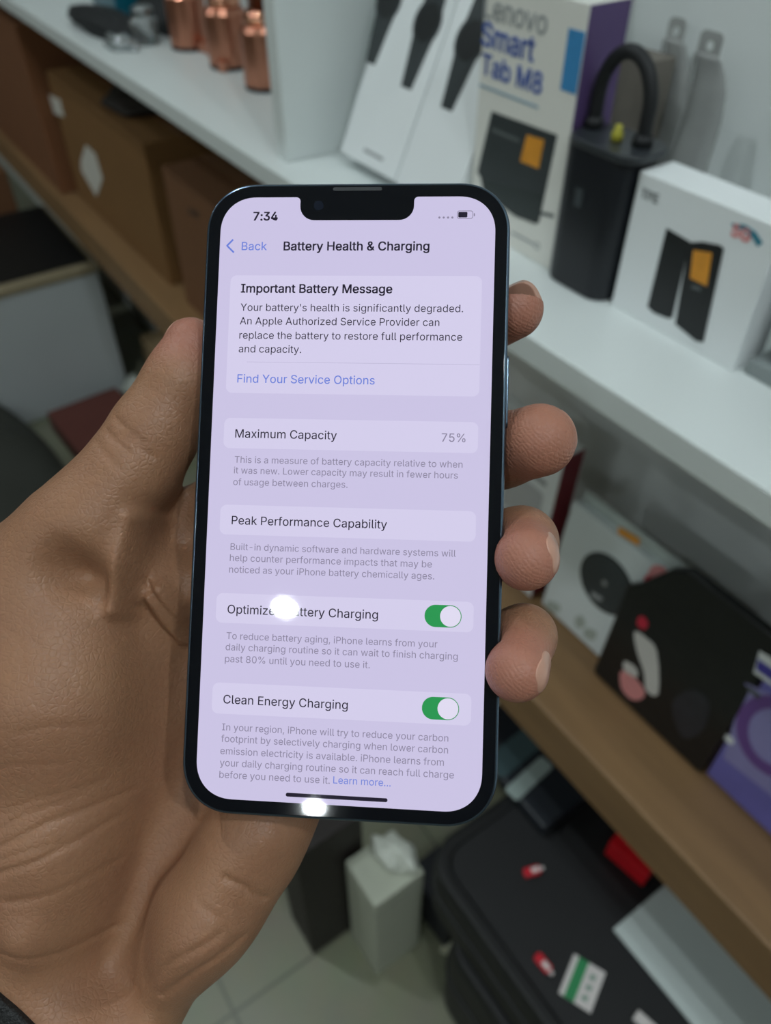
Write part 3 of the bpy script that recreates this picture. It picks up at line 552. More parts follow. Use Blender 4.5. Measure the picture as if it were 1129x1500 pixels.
# ------------------------------------------------------------------ lower counter, left part: brown cartons
KRAFT = mat('kraft_card', (128, 92, 52), 0.7, var=0.08, scale=14)
KRAFT_D = mat('kraft_card_dark', (118, 80, 52), 0.7, var=0.08, scale=14)
TAPE = mat('brown_tape', (124, 84, 54), 0.35)
LABEL = mat('paper_label', (214, 212, 204), 0.6)
def kraft(where, x0, x1, z1, m, labels=(), y0=0.452, d=0.17):
    f = Face((x0, y0, ZL), (1, 0, 0), (0, 0, 1))
    root = thing('brown_carton', where, 'box', f.matrix(), 'brown cardboard cartons')
    box('carton', (0, 0, 0), (x1 - x0, d, z1 - ZL), m, root, 0.003)
    box('packing_tape', (0.0, d * .42, z1 - ZL), (x1 - x0, d * .58, z1 - ZL + 0.0006), TAPE, root)
    for pts in labels:
        printed('paper_label', root, [[f.uv(*q) for q in pts]], LABEL, 0.0005)['label'] = 'white paper label'
    return f, root
kraft('large brown cardboard carton with two white labels under the white shelf', -1.94, -1.40, 0.875, KRAFT,
      (((72, 138), (88, 146), (95, 172), (80, 166)), ((126, 212), (140, 225), (151, 262), (142, 288), (120, 250), (119, 236))))
f2, r2 = kraft('brown cardboard carton half hidden by the upper left corner of the phone', -1.325, -0.93, 0.862, KRAFT_D)
printed('printed_text', r2, [[f2.uv(*q) for q in ((276, 303), (292, 310), (293, 320), (277, 314))]], mat('print_brown', (84, 58, 42), 0.6), 0.0004)
kraft('red-brown cardboard carton at the left edge of the picture, farthest along the counter', -2.75, -1.965, 0.955, mat('kraft_card_red', (122, 78, 48), 0.7, var=0.08, scale=14), (), 0.42, 0.20)
o = lump('dark_lump', (0.085, 0.05, 0.018), mat('brown_black_cloth', (44, 38, 34), 0.8), None, 9, 0.3)
o.matrix_world = place(-1.60, 0.52, 0.8758, 0.0); tag(o, 'flat dark bag lying on top of the large brown carton', 'bag')

# ------------------------------------------------------------------ floor level, left
o = box('brown_carton', (-0.20, -0.19, 0), (0.20, 0.19, 0.50), KRAFT_D, None, 0.003)
o.matrix_world = place(-2.72, 0.215, 0, 0); tag(o, 'brown cardboard carton standing on the floor behind the black cabinet top', 'box', 'brown cardboard cartons')
gx = -2.03
gb = thing('grey_cabinet', 'low grey cabinet with a black top under the brown counter at the left edge', 'cabinet', place(gx, 0.34, 0))
box('body', (-0.45, -0.215, 0.0), (0.0, 0.128, 0.375), mat('grey_panel', (186, 192, 194), 0.5, var=0.05, scale=6), gb, 0.004)
box('top_rim', (-0.455, -0.220, 0.375), (0.006, 0.132, 0.398), mat('beige_trim', (150, 138, 112), 0.45), gb, 0.004)['label'] = 'beige rim'
box('top', (-0.44, -0.205, 0.398), (-0.02, 0.120, 0.403), mat('black_top', (16, 16, 17), 0.5), gb, 0.001)['label'] = 'black top'
o = box('red_brown_carton', (-0.11, -0.10, 0), (0.11, 0.10, 0.06), mat('maroon_card', (92, 46, 38), 0.7, var=0.1), None, 0.002)
o.matrix_world = place(-1.86, 0.325, 0, 0.06); tag(o, 'flat maroon carton on the floor in front of the grey cabinet', 'box')
o = lump('dark_lump', (0.33, 0.19, 0.11), mat('olive_floor_shade', (48, 50, 44), 0.8, bump=0.3, bscale=60), None, 12, 0.18)  # olive lump added to stand in for the shade on this floor area
o.matrix_world = place(-1.77, 0.0, 0, 0.1); tag(o, 'dark olive lump added as shade on the floor in front of the grey cabinet', 'bag')
o = lump('plastic_bag', (0.05, 0.035, 0.05), mat('crumpled_clear_film', (200, 205, 196), 0.2, var=0.1, trans=0.35, bump=0.8, bscale=40), None, 21, 0.5)
o.matrix_world = place(-2.02 + 0.13, 0.545, 0, 0.3); tag(o, 'crumpled clear plastic bag on the floor beside the thumb tip', 'bag')
o = box('beige_carton', (-0.08, -0.05, 0), (0.08, 0.05, 0.16), mat('beige_card', (160, 138, 104), 0.7), None, 0.003)
o.matrix_world = place(-1.95, 0.585, 0.0, 0.0)
tag(o, 'beige carton on the floor close behind the thumb tip', 'box')
bpy.data.objects['plastic_bag'].matrix_world = place(-1.955, 0.47, 0, 0.3)

# ------------------------------------------------------------------ floor level, right of the palm
tw = thing('tall_white_carton', 'tall narrow white carton standing on the floor under the phone', 'box', place(-0.357, 0.243, 0))
box('carton', (-0.036, -0.040, 0), (0.036, 0.040, 0.279), mat('aged_white_card', (180, 184, 168), 0.5, var=0.05), tw, 0.002)
printed_seam = box('lid_seam', (-0.0364, -0.0404, 0.245), (0.0364, 0.0404, 0.2465), mat('seam_grey', (140, 144, 134), 0.6), tw)
o = lump('white_bag', (0.034, 0.022, 0.022), mat('white_film', (206, 210, 200), 0.35, bump=0.8, bscale=60), None, 31, 0.4)
o.matrix_world = place(-0.362, 0.262, 0.279, 0.5); tag(o, 'small crumpled white plastic bag on top of the tall white carton', 'bag')
o = box('dark_brown_carton', (-0.035, -0.05, 0), (0.035, 0.05, 0.36), mat('dark_brown_card', (32, 25, 23), 0.6, var=0.1), None, 0.003)
o.matrix_world = place(-0.436, 0.188, 0, 0.0); tag(o, 'tall dark brown carton standing on the floor left of the white carton', 'box')
o = box('dark_carton', (-0.05, -0.035, 0), (0.05, 0.035, 0.10), mat('blue_black_card', (34, 36, 44), 0.6, var=0.1), None, 0.003)
o.matrix_world = place(-0.345, 0.345, 0, 0.05); tag(o, 'low blue-black carton on the floor behind the tall white carton', 'box')
o = box('light_floor_patch', (-0.03, -0.03, 0), (0.03, 0.03, 0.002), mat('light_floor_cream', (206, 206, 180), 0.6), None, 0)  # thin cream sheet laid in for a light patch of the floor
o.matrix_world = place(-0.285, 0.345, 0.0, 0.6); tag(o, 'light patch of the tiled floor next to the black case, laid as a thin cream sheet', 'floor patch')

# stacked black padded cases
CASE = mat('black_padded_fabric', (16, 17, 20), 0.55, var=0.12, scale=60, bump=0.25, bscale=900)
CASE_RIM = mat('black_piping', (14, 15, 17), 0.45)
def case(where, x0, x1, y0, y1, z0, z1, r):
    cx, cy = (x0 + x1) / 2, (y0 + y1) / 2
    root = thing('padded_case', where, 'case', place(cx, cy, z0), 'black padded cases')
    h = z1 - z0
    me = fill2d([rrect(0, 0, x1 - x0, y1 - y0, r)], h - 0.004, 0.012); xform(me, Matrix.Translation((0, 0, (h - .004) / 2)))
    link('shell', me, CASE, root)
    me = fill2d([rrect(0, 0, x1 - x0 - .004, y1 - y0 - .004, r - .002), rrect(0, 0, x1 - x0 - .040, y1 - y0 - .040, r - .018)[::-1]], 0.010, 0.004)
    xform(me, Matrix.Translation((0, 0, h - 0.005)))
    link('raised_rim', me, CASE_RIM, root)
    zp = [(x, y, h * .55) for x, y in rrect(0, 0, x1 - x0 + .001, y1 - y0 + .001, r)]
    tube('zip_piping', zp + zp[:1], 0.003, CASE_RIM, root, 8)
    return root
ZK = 0.35
case('black padded case on the floor under the one carrying the small tags', -0.262, 0.42, 0.262, 0.60, 0.0, 0.232, 0.05)
case('black padded case topmost of two, carrying red tags and a white sheet', -0.322, 0.42, 0.273, 0.60, 0.232, ZK, 0.05)
ZT = ZK + 0.0005
o = box('white_sheet', (0, 0, 0), (0.34, 0.17, 0.003), mat('sheet_white', (196, 206, 204), 0.5, var=0.03), None, 0.0006)
o.matrix_world = place(-0.12, 0.408, ZT, 0.0); tag(o, 'large white board lying on the black case beneath the counter', 'board')
o = box('red_carton', (-0.028, -0.03, 0), (0.028, 0.03, 0.035), mat('red_card', (206, 22, 34), 0.4, var=0.08), None, 0.001)
p = on_z(918, 1262, ZT); o.matrix_world = place(p[0], p[1] + 0.018, ZT, 0.15); tag(o, 'bright red carton on the black case next to the counter edge', 'box')
RED = mat('red_plastic', (200, 36, 52), 0.35, var=0.1); WTIP = mat('tag_white', (214, 208, 206), 0.5)
for (px_, py_, rz, where) in ((779, 1278, 1.25, 'tiny red tag with white tip on the black case, farther of two'), (795, 1412, 0.05, 'tiny red tag with white print on the black case beside the green card')):
    p = on_z(px_, py_, ZT)
    root = thing('red_tag', where, 'tag', place(p[0], p[1], ZT, rz), 'tiny red tags')
    me = fill2d([rrect(0, 0, 0.022, 0.011, 0.003)], 0.006, 0.001); xform(me, Matrix.Translation((0, 0, 0.003)))
    link('body', me, RED, root)
    box('white_print', (-0.001, -0.003, 0.006), (0.009, 0.003, 0.0063), WTIP, root)['label'] = 'white printed patch'
    me = fill2d([rrect(0, 0, 0.005, 0.004, 0.001)], 0.004); xform(me, Matrix.Translation((0.0128, 0, 0.003)))
    link('tip', me, WTIP, root)['label'] = 'white tip'
p = on_z(853, 1440, ZT)
gc = thing('paper_card', 'small green and white card lying on the black case', 'card', place(p[0], p[1], ZT, 0.42))
box('card', (-0.019, -0.0235, 0), (0.019, 0.0235, 0.001), WTIP, gc)
box('green_stripe', (-0.007 - .006, -0.0235, 0.001), (-0.001, 0.0235, 0.0012), mat('green_print', (44, 138, 84), 0.5), gc)['label'] = 'green stripe'
for k in range(3):
    box('printed_mark', (0.005, -0.016 + .012 * k, 0.001), (0.011, -0.010 + .012 * k, 0.0012), mat('print_grey_green', (120, 150, 134), 0.5), gc)
p = on_z(944, 1500, ZT)
o = box('white_clip', (-0.012, -0.006, 0), (0.012, 0.006, 0.006), WTIP, None, 0.001); o.matrix_world = place(p[0], p[1], ZT, 0.2)
tag(o, 'small white clip at the lower edge of the picture on the black case', 'clip')
# dark device farther along, with silver strips
dd = thing('dark_device', 'dark flat device with pale strips on the far end of the black case', 'device', place(-0.325, 0.49, ZT))
box('body', (-0.10, -0.075, 0), (0.075, 0.10, 0.022), mat('slate_plastic', (30, 35, 42), 0.45, var=0.1), dd, 0.004)
def strip(nm, a, b, half, m, z=ZT + 0.022, h=0.003):
    A, B = on_z(*a, z), on_z(*b, z); d = (B - A)[:2]; L = np.linalg.norm(d); an = math.atan2(d[1], d[0])
    me = fill2d([rrect(0, 0, L, half * 2, half * .45)], h, h * .3)
    c = (A + B) / 2
    xform(me, Matrix.Translation((c[0] + 0.325, c[1] - 0.49, 0.022 + h / 2)) @ Matrix.Rotation(an, 4, 'Z'))
    return link(nm, me, m, dd)
strip('pale_strip', (748, 1166), (802, 1116), 0.011, mat('pale_strip', (150, 164, 160), 0.4))['label'] = 'pale grey-white strip'
strip('glass_window', (722, 1128), (784, 1078), 0.018, mat('smoked_glass', (70, 88, 92), 0.15), h=0.002)['label'] = 'smoky grey window'

# ------------------------------------------------------------------ the phone (own axes: x right, y up, z out of the screen; millimetres)
R_PHONE = np.array([[0.62650294, -0.58539293, 0.51459614], [0.77858811, 0.439563, -0.44786709], [0.0359808, 0.68124848, 0.73116748]])
C_PHONE = np.array([-0.11456126, 0.06773734, 1.22857364])
PHONE_MW = Matrix([[*R_PHONE[i], C_PHONE[i]] for i in range(3)] + [[0, 0, 0, 1]])
def loc(x, y, z=0.0):
    """where the line of sight through a point of the photo meets the plane z (mm) of the phone's axes"""
    d = R_PHONE.T @ ray(x, y); o = R_PHONE.T @ (CAM - C_PHONE) * 1000
    return o + d * ((z - o[2]) / d[2])
MM = Matrix.Scale(0.001, 4)
def plate(name, parent, loops, m, z0, z1, bevel=0.0, offset=0.0):
    me = fill2d(loops, z1 - z0, bevel, offset)
    xform(me, MM @ Matrix.Translation((0, 0, (z0 + z1) / 2)))
    return link(name, me, m, parent)
phone = thing('smartphone', 'dark blue-black smartphone with lit lavender battery screen, held in the hand', 'phone', PHONE_MW)
METAL = mat('dark_anodised_metal', (92, 108, 124), 0.22, metal=0.9, var=0.03)
GLASS_K = mat('black_front_glass', (6, 8, 16), 0.04, var=0.02, spec=0.5)
GLASS_B = mat('dark_back_glass', (20, 26, 36), 0.08, var=0.02)
W, H = 71.5, 146.7
plate('frame', phone, [rrect(0, 0, W, H, 11.8, 14, 2.15)], METAL, -7.45, -0.05, 0.75)
plate('back_glass', phone, [rrect(0, 0, W - 1.6, H - 1.6, 11.0, 14, 2.15)], GLASS_B, -7.65, -7.40, 0.1)
plate('front_glass', phone, [rrect(0, 0, W - 1.3, H - 1.3, 11.2, 14, 2.15)], GLASS_K, -0.5, 0.0, 0.12)
plate('earpiece_slot', phone, [rrect(0, 71.85, 11.6, 0.85, 0.42)], mat('speaker_mesh', (36, 38, 42), 0.5, var=0.4, scale=4000), -0.1, 0.03)
me = fill2d([rrect(0, 0, 17.0, 2.6, 1.2)], 1.0, 0.3); xform(me, MM @ Matrix.Translation((35.85, 25.0, -3.7)) @ Matrix.Rotation(math.pi / 2, 4, 'Y') @ Matrix.Rotation(math.pi / 2, 4, 'Z'))
link('side_button', me, METAL, phone)
for yy in (33.0, 20.0):
    me = fill2d([rrect(0, 0, 10.0, 2.6, 1.2)], 1.0, 0.3); xform(me, MM @ Matrix.Translation((-35.85, yy, -3.7)) @ Matrix.Rotation(math.pi / 2, 4, 'Y') @ Matrix.Rotation(math.pi / 2, 4, 'Z'))
    link('volume_button', me, METAL, phone)
cx_, cy_, _ = loc(467, 301)
plate('front_camera', phone, [circle(cx_, cy_, 1.15, 24)], mat('camera_lens', (20, 26, 40), 0.05), 0.0, 0.03)
cb_ = plate('camera_bump', phone, [rrect(19.5, 57, 27, 27, 7)], GLASS_B, -9.0, -7.6, 0.4)
for q in ((25.5, 63), (13.5, 51)): plate('camera_ring', cb_, [circle(q[0], q[1], 6.2, 32), circle(q[0], q[1], 5.0, 32)[::-1]], METAL, -10.2, -8.9, 0.2)

def glow(name, col):
    m = mat(name, (4, 4, 6), 0.022, var=0.0, emit=col, estr=1.0, spec=0.5); return m
S_BG, S_CARD = glow('screen_lavender', (203, 196, 228)), glow('screen_card', (212, 206, 235))
S_TEXT, S_GREY, S_BLUE = glow('screen_ink', (34, 30, 46)), glow('screen_grey_ink', (137, 131, 156)), glow('screen_blue_ink', (106, 128, 216))
S_GREEN, S_KNOB, S_LINE = glow('screen_green', (44, 150, 82)), glow('screen_knob', (224, 219, 241)), glow('screen_line', (190, 184, 214))
sw, sh, t_, nb, nx_ = 64.6, 139.8, 69.9, 64.35, 13.4
rr = rrect(0, 0, sw, sh, 8.6, 14, 2.2)
notch = []
for k in range(9):
    a = math.radians(90 + 90 * k / 8); notch.append((nx_ + 1.0 + 1.0 * math.cos(a), t_ - 1.0 + 1.0 * math.sin(a)))
for k in range(9):
    a = math.radians(-90 * k / 8); notch.append((nx_ - 3.4 + 3.4 * math.cos(a), nb + 3.4 + 3.4 * math.sin(a)))
notch += [(-x, y) for x, y in notch[::-1]]
screen = plate('screen', phone, [rr[:15] + notch + rr[15:]], S_BG, -0.02, 0.02)
screen['label'] = 'lit lavender screen'
for y0, y1 in ((23.1, 51.1), (10.1, 17.2), (-10.0, -3.1), (-30.3, -23.5), (-50.9, -43.9)):
    plate('message_card', screen, [rrect(0.1, (y0 + y1) / 2, 58.9, y1 - y0, 1.5)], S_CARD, 0.0, 0.035)
plate('separator_line', screen, [[(-24.6, 30.4), (29.5, 30.4), (29.5, 30.52), (-24.6, 30.52)]], S_LINE, 0.0, 0.045)
TXT = [("7:34", -24.48, -18.75, 64.35, S_TEXT, .075), ("Back", -27.01, -21.0, 57.16, S_BLUE, .012), ("Battery Health & Charging", -16.94, 17.2, 57.12, S_TEXT, .06),
 ("Important Battery Message", -26.71, 8.9, 46.98, S_TEXT, .06), ("Your battery's health is significantly degraded.", -26.67, 25.4, 42.6, S_TEXT, .0),
 ("An Apple Authorized Service Provider can", -26.68, 20.05, 39.35, S_TEXT, .0), ("replace the battery to restore full performance", -26.66, 25.35, 35.97, S_TEXT, .0),
 ("and capacity.", -26.67, -11.85, 32.7, S_TEXT, .0), ("Find Your Service Options", -26.68, 5.54, 25.55, S_BLUE, .012), ("Maximum Capacity", -26.6, -2.8, 12.6, S_TEXT, .012),
 ("75%", 21.3, 26.7, 12.6, S_GREY, .012), ("This is a measure of battery capacity relative to when", -26.51, 26.2, 6.72, S_GREY, .0), ("it was new. Lower capacity may result in fewer hours", -26.56, 25.2, 4.22, S_GREY, .0),
 ("of usage between charges.", -26.6, 0.1, 1.5, S_GREY, .0), ("Peak Performance Capability", -26.56, 9.43, -7.6, S_TEXT, .012),
 ("Built-in dynamic software and hardware systems will", -26.59, 25.2, -13.5, S_GREY, .0), ("help counter performance impacts that may be", -26.63, 19.9, -16.1, S_GREY, .0),
 ("noticed as your iPhone battery chemically ages.", -26.67, 20.5, -18.75, S_GREY, .0), ("Optimized Battery Charging", -26.65, 8.04, -28.1, S_TEXT, .012),
 ("To reduce battery aging, iPhone learns from your", -26.64, 21.65, -33.95, S_GREY, .0), ("daily charging routine so it can wait to finish charging", -26.72, 26.25, -36.5, S_GREY, .0),
 ("past 80% until you need to use it.", -26.75, 6.57, -39.2, S_GREY, .0), ("Clean Energy Charging", -26.71, 1.87, -48.55, S_TEXT, .012),
 ("In your region, iPhone will try to reduce your carbon", -26.73, 24.65, -54.6, S_GREY, .0), ("footprint by selectively charging when lower carbon", -26.85, 24.66, -57.2, S_GREY, .0),
 ("emission electricity is available. iPhone learns from", -26.9, 23.8, -59.95, S_GREY, .0), ("your daily charging routine so it can reach full charge", -26.9, 26.1, -62.6, S_GREY, .0),
 ("before you need to use it.", -26.9, -1.6, -65.25, S_GREY, .0), ("Learn more...", -0.8, 12.1, -65.1, S_BLUE, 0)]
for s, x0, x1, y, m, b in TXT:
    me = letters(text_loops(s, x0, x1, y), 0.035, b)
    link('text_line', xform(me, MM @ Matrix.Translation((0, 0, 0.0375))), m, screen)
a, b, c = loc(342, 351), loc(333, 360), loc(342.5, 369.5)
ch = []
for p, q in ((a, b), (b, c)):
    d = (q - p)[:2] / np.linalg.norm((q - p)[:2]); n = np.array([-d[1], d[0]]) * 0.2
    ch.append([tuple(p[:2] + n), tuple(p[:2] - n), tuple(q[:2] - n - d * -.12), tuple(q[:2] + n + d * .12)])
bm_ = [fill2d([lp], 0.035) for lp in ch]
bmj = bmesh.new()
for me in bm_:
    xform(me, MM @ Matrix.Translation((0, 0, 0.0375))); bmj.from_mesh(me)
link('back_arrow', bm_mesh('back_arrow', bmj), S_BLUE, screen)['label'] = 'blue back arrow'
plate('battery_icon', screen, [rrect(25.25, 65.55, 3.7, 1.95, 0.55), rrect(25.25, 65.55, 3.42, 1.67, 0.42)[::-1]], S_GREY, 0.02, 0.055)
plate('battery_level', screen, [rrect(24.75, 65.55, 2.1, 1.3, 0.25)], S_TEXT, 0.02, 0.055)
plate('battery_nub', screen, [rrect(27.4, 65.55, 0.28, 0.7, 0.13)], S_GREY, 0.02, 0.055)
for k in range(4): plate('signal_dot', screen, [circle(19.35 + 1.0 * k, 64.9, 0.25, 12)], S_GREY, 0.02, 0.055)
for ty in (-26.9, -47.4):
    plate('toggle_track', screen, [rrect(22.72, ty, 8.3, 5.0, 2.49)], S_GREEN, 0.02, 0.05)['label'] = 'green switched-on toggle'
    plate('toggle_knob', screen, [circle(24.38, ty, 2.32, 36)], S_KNOB, 0.03, 0.065)['label'] = 'pale round toggle knob'
plate('home_bar', screen, [rrect(0.02, -68.15, 23.0, 0.85, 0.42)], S_TEXT, 0.02, 0.055)

# ------------------------------------------------------------------ the hand, one continuous surface grown from a distance field (millimetres)
def cone(P, a, b, ra, rb):
    a = np.asarray(a, np.float32); ba = np.asarray(b, np.float32) - a
    pa = P - a
    h = np.clip((pa @ ba) / float(ba @ ba), 0, 1)
    return np.linalg.norm(pa - h[:, None] * ba, axis=1) - (ra + (rb - ra) * h)
def smin(a, b, k):
    h = np.maximum(k - np.abs(a - b), 0) / k
    return np.minimum(a, b) - h * h * k * 0.25
def chain(pts):
    return [(loc(x, y, z), r) for x, y, z, r in pts]
def chain_d(P, ch, k):
    d = None
    for (a, ra), (b, rb) in zip(ch, ch[1:]):
        e = cone(P, a, b, ra, rb); d = e if d is None else smin(d, e, k)
    return d
FINGERS = {
 'index': chain([(290, 790, -31, 11.5), (520, 570, -28, 9.3), (688, 482, -21, 8.2), (752, 453, -14, 7.4)]),
 'middle': chain([(370, 850, -32, 11.8), (600, 705, -28, 9.6), (735, 660, -17, 8.9), (790, 645, -7, 8.6)]),
 'ring': chain([(440, 940, -32, 11.2), (640, 815, -28, 9.3), (764, 795, -13, 8.3), (771, 818, -0.5, 7.3)]),
 'pinky': chain([(480, 1050, -30, 10.3), (660, 965, -27, 8.4), (768, 932, -11, 7.1), (757, 982, 0.5, 7.0)])}
THUMB = chain([(281, 503, -11.5, 6.4), (267, 560, -12, 8.5), (226, 635, -12, 9.9), (185, 705, -12, 11.2), (135, 778, -12.5, 14.0)])
PALM = [chain(c) for c in (
 [(290, 790, -31, 11.5), (70, 1430, -30, 14)], [(370, 850, -32, 11.8), (90, 1450, -32, 14)],
 [(440, 940, -32, 11.2), (120, 1470, -32, 14)], [(480, 1050, -30, 10.3), (150, 1480, -30, 14)],
 [(290, 790, -31, 11.5), (370, 850, -32, 11.8), (440, 940, -32, 11.2), (480, 1050, -30, 10.3)])]
THENAR = chain([(135, 778, -12.5, 14.0), (-30, 930, -20, 21), (-40, 1200, -25, 23), (-40, 1500, -26, 18)])
THENAR2 = chain([(120, 830, -17, 14), (80, 1010, -17, 21), (85, 1230, -23, 19), (60, 1420, -27, 15)])
WEB = chain([(160, 790, -20, 10), (280, 860, -27, 11)])
HYPO = chain([(430, 1100, -25, 12), (345, 1225, -24, 15.5), (268, 1318, -23, 17.5), (170, 1450, -26, 17)])
ARM = [chain([(40, 1440, -29, 17), (-150, 1800, -25, 20), (-330, 2150, -15, 27)]), chain([(150, 1470, -29, 16.5), (20, 1830, -27, 20), (-130, 2200, -15, 27)]),
       chain([(-40, 1480, -27, 17), (-230, 1800, -23, 20), (-400, 2120, -13, 26)])]
def poly2(pts):
    return np.array([loc(x, y, -6)[:2] for x, y in pts], np.float32)
# (polyline, half width mm, depth mm): creases sink in, folds (negative depth) stand out
LINES = [(poly2(p), w, d) for p, w, d in (
 (((0, 1238), (85, 1196), (165, 1178)), 0.8, 0.5), (((0, 1272), (70, 1250), (150, 1214)), 0.8, 0.5), (((20, 1312), (80, 1306), (145, 1286)), 0.9, 0.45),
 (((0, 1190), (70, 1160), (140, 1150)), 0.8, 0.25), (((10, 1395), (70, 1412), (130, 1408)), 0.9, 0.5),
 (((0, 1212), (60, 1180), (120, 1165)), 0.7, 0.25), (((0, 1255), (60, 1234), (100, 1228)), 0.7, 0.3), (((60, 1060), (110, 1050), (160, 1062)), 0.7, 0.2), (((0, 1120), (50, 1105), (110, 1110)), 0.7, 0.2),
 (((70, 930), (110, 960), (130, 1000)), 0.7, 0.2), (((20, 900), (60, 935), (70, 980)), 0.7, 0.2),
 (((178, 616), (221, 652)), 0.7, 0.5), (((190, 640), (232, 672)), 0.7, 0.4), (((165, 634), (205, 668)), 0.8, 0.4), (((150, 650), (190, 690)), 0.8, 0.3),
 (((200, 850), (222, 890), (262, 965)), 0.9, 0.9), (((188, 890), (225, 950), (280, 1020)), 0.9, 0.6),
 (((328, 1287), (352, 1302), (376, 1335)), 0.8, 0.7), (((290, 1320), (320, 1345), (335, 1385)), 0.8, 0.4), (((345, 1390), (285, 1425), (225, 1475)), 0.9, 0.6), (((320, 1370), (255, 1405), (190, 1470)), 0.9, 0.5),
 (((292, 950), (282, 1090), (240, 1215), (190, 1330), (140, 1480)), 9.0, 13.0), (((202, 762), (180, 835), (167, 895)), 2.4, -2.6), (((222, 868), (250, 945)), 3.0, -3.4), (((205, 880), (232, 950)), 1.4, -1.6), (((268, 880), (278, 960)), 2.2, -2.4), (((270, 720), (300, 690)), 1.5, -1.2))]
# (centre, radius mm, depth mm): hollows and swellings of the palm
DENTS = [(poly2([(x, y)])[0], s, d) for x, y, s, d in (
 (118, 835, 6.5, 7.0), (242, 785, 7.5, 7.0), (40, 1385, 7.5, -3.5), (60, 1245, 8, -1.0), (395, 1235, 7.0, -2.0), (310, 1385, 8, -2.0), (110, 1460, 8, 3.0))]
def phone_d(P):
    q = np.abs(P - np.array([0, 0, -3.82], np.float32)) - np.array([W / 2 - 11.8, H / 2 - 11.8, 3.83], np.float32)
    xy = np.linalg.norm(np.maximum(q[:, :2], 0), axis=1) + np.minimum(np.maximum(q[:, 0], q[:, 1]), 0) - 11.8
    return np.minimum(np.maximum(xy, q[:, 2]), 0) + np.sqrt(np.maximum(xy, 0) ** 2 + np.maximum(q[:, 2], 0) ** 2)
def line_dist(Q, pl):
    d = None
    for a, b in zip(pl, pl[1:]):
        ba = b - a; pa = Q - a; h = np.clip((pa @ ba) / float(ba @ ba), 0, 1)
        e = np.linalg.norm(pa - h[:, None] * ba, axis=1); d = e if d is None else np.minimum(d, e)
    return d
def hand_d(P):
    P = P.astype(np.float32)
    d = None
    for c in PALM:
        e = chain_d(P, c, 4); d = e if d is None else smin(d, e, 7)
    for c, k in ((THENAR, 10), (THENAR2, 10), (HYPO, 8), (WEB, 9)):
        d = smin(d, chain_d(P, c, 10), k)
    for c in ARM: d = smin(d, chain_d(P, c, 8), 12)
    f = None
    for c in FINGERS.values():
        e = chain_d(P, c, 3); f = e if f is None else smin(f, e, 0.8)
    d = smin(d, f, 5)
    d = smin(d, chain_d(P, THUMB, 6), 8)
    front = 1 / (1 + np.exp(-(P[:, 2] + 27) * 0.8))
    near = (P[:, 0] < 10)
    if near.any():
        Q = P[near][:, :2]; add = np.zeros(len(Q), np.float32)
        for c, s, dep in DENTS: add += dep * np.exp(-((Q - c) ** 2).sum(1) / (s * s))
        for pl, w, dep in LINES: add += dep * np.exp(-(line_dist(Q, pl) / w) ** 2)
        d[near] += add * front[near]
    return np.maximum(d, -(phone_d(P) - 0.06))
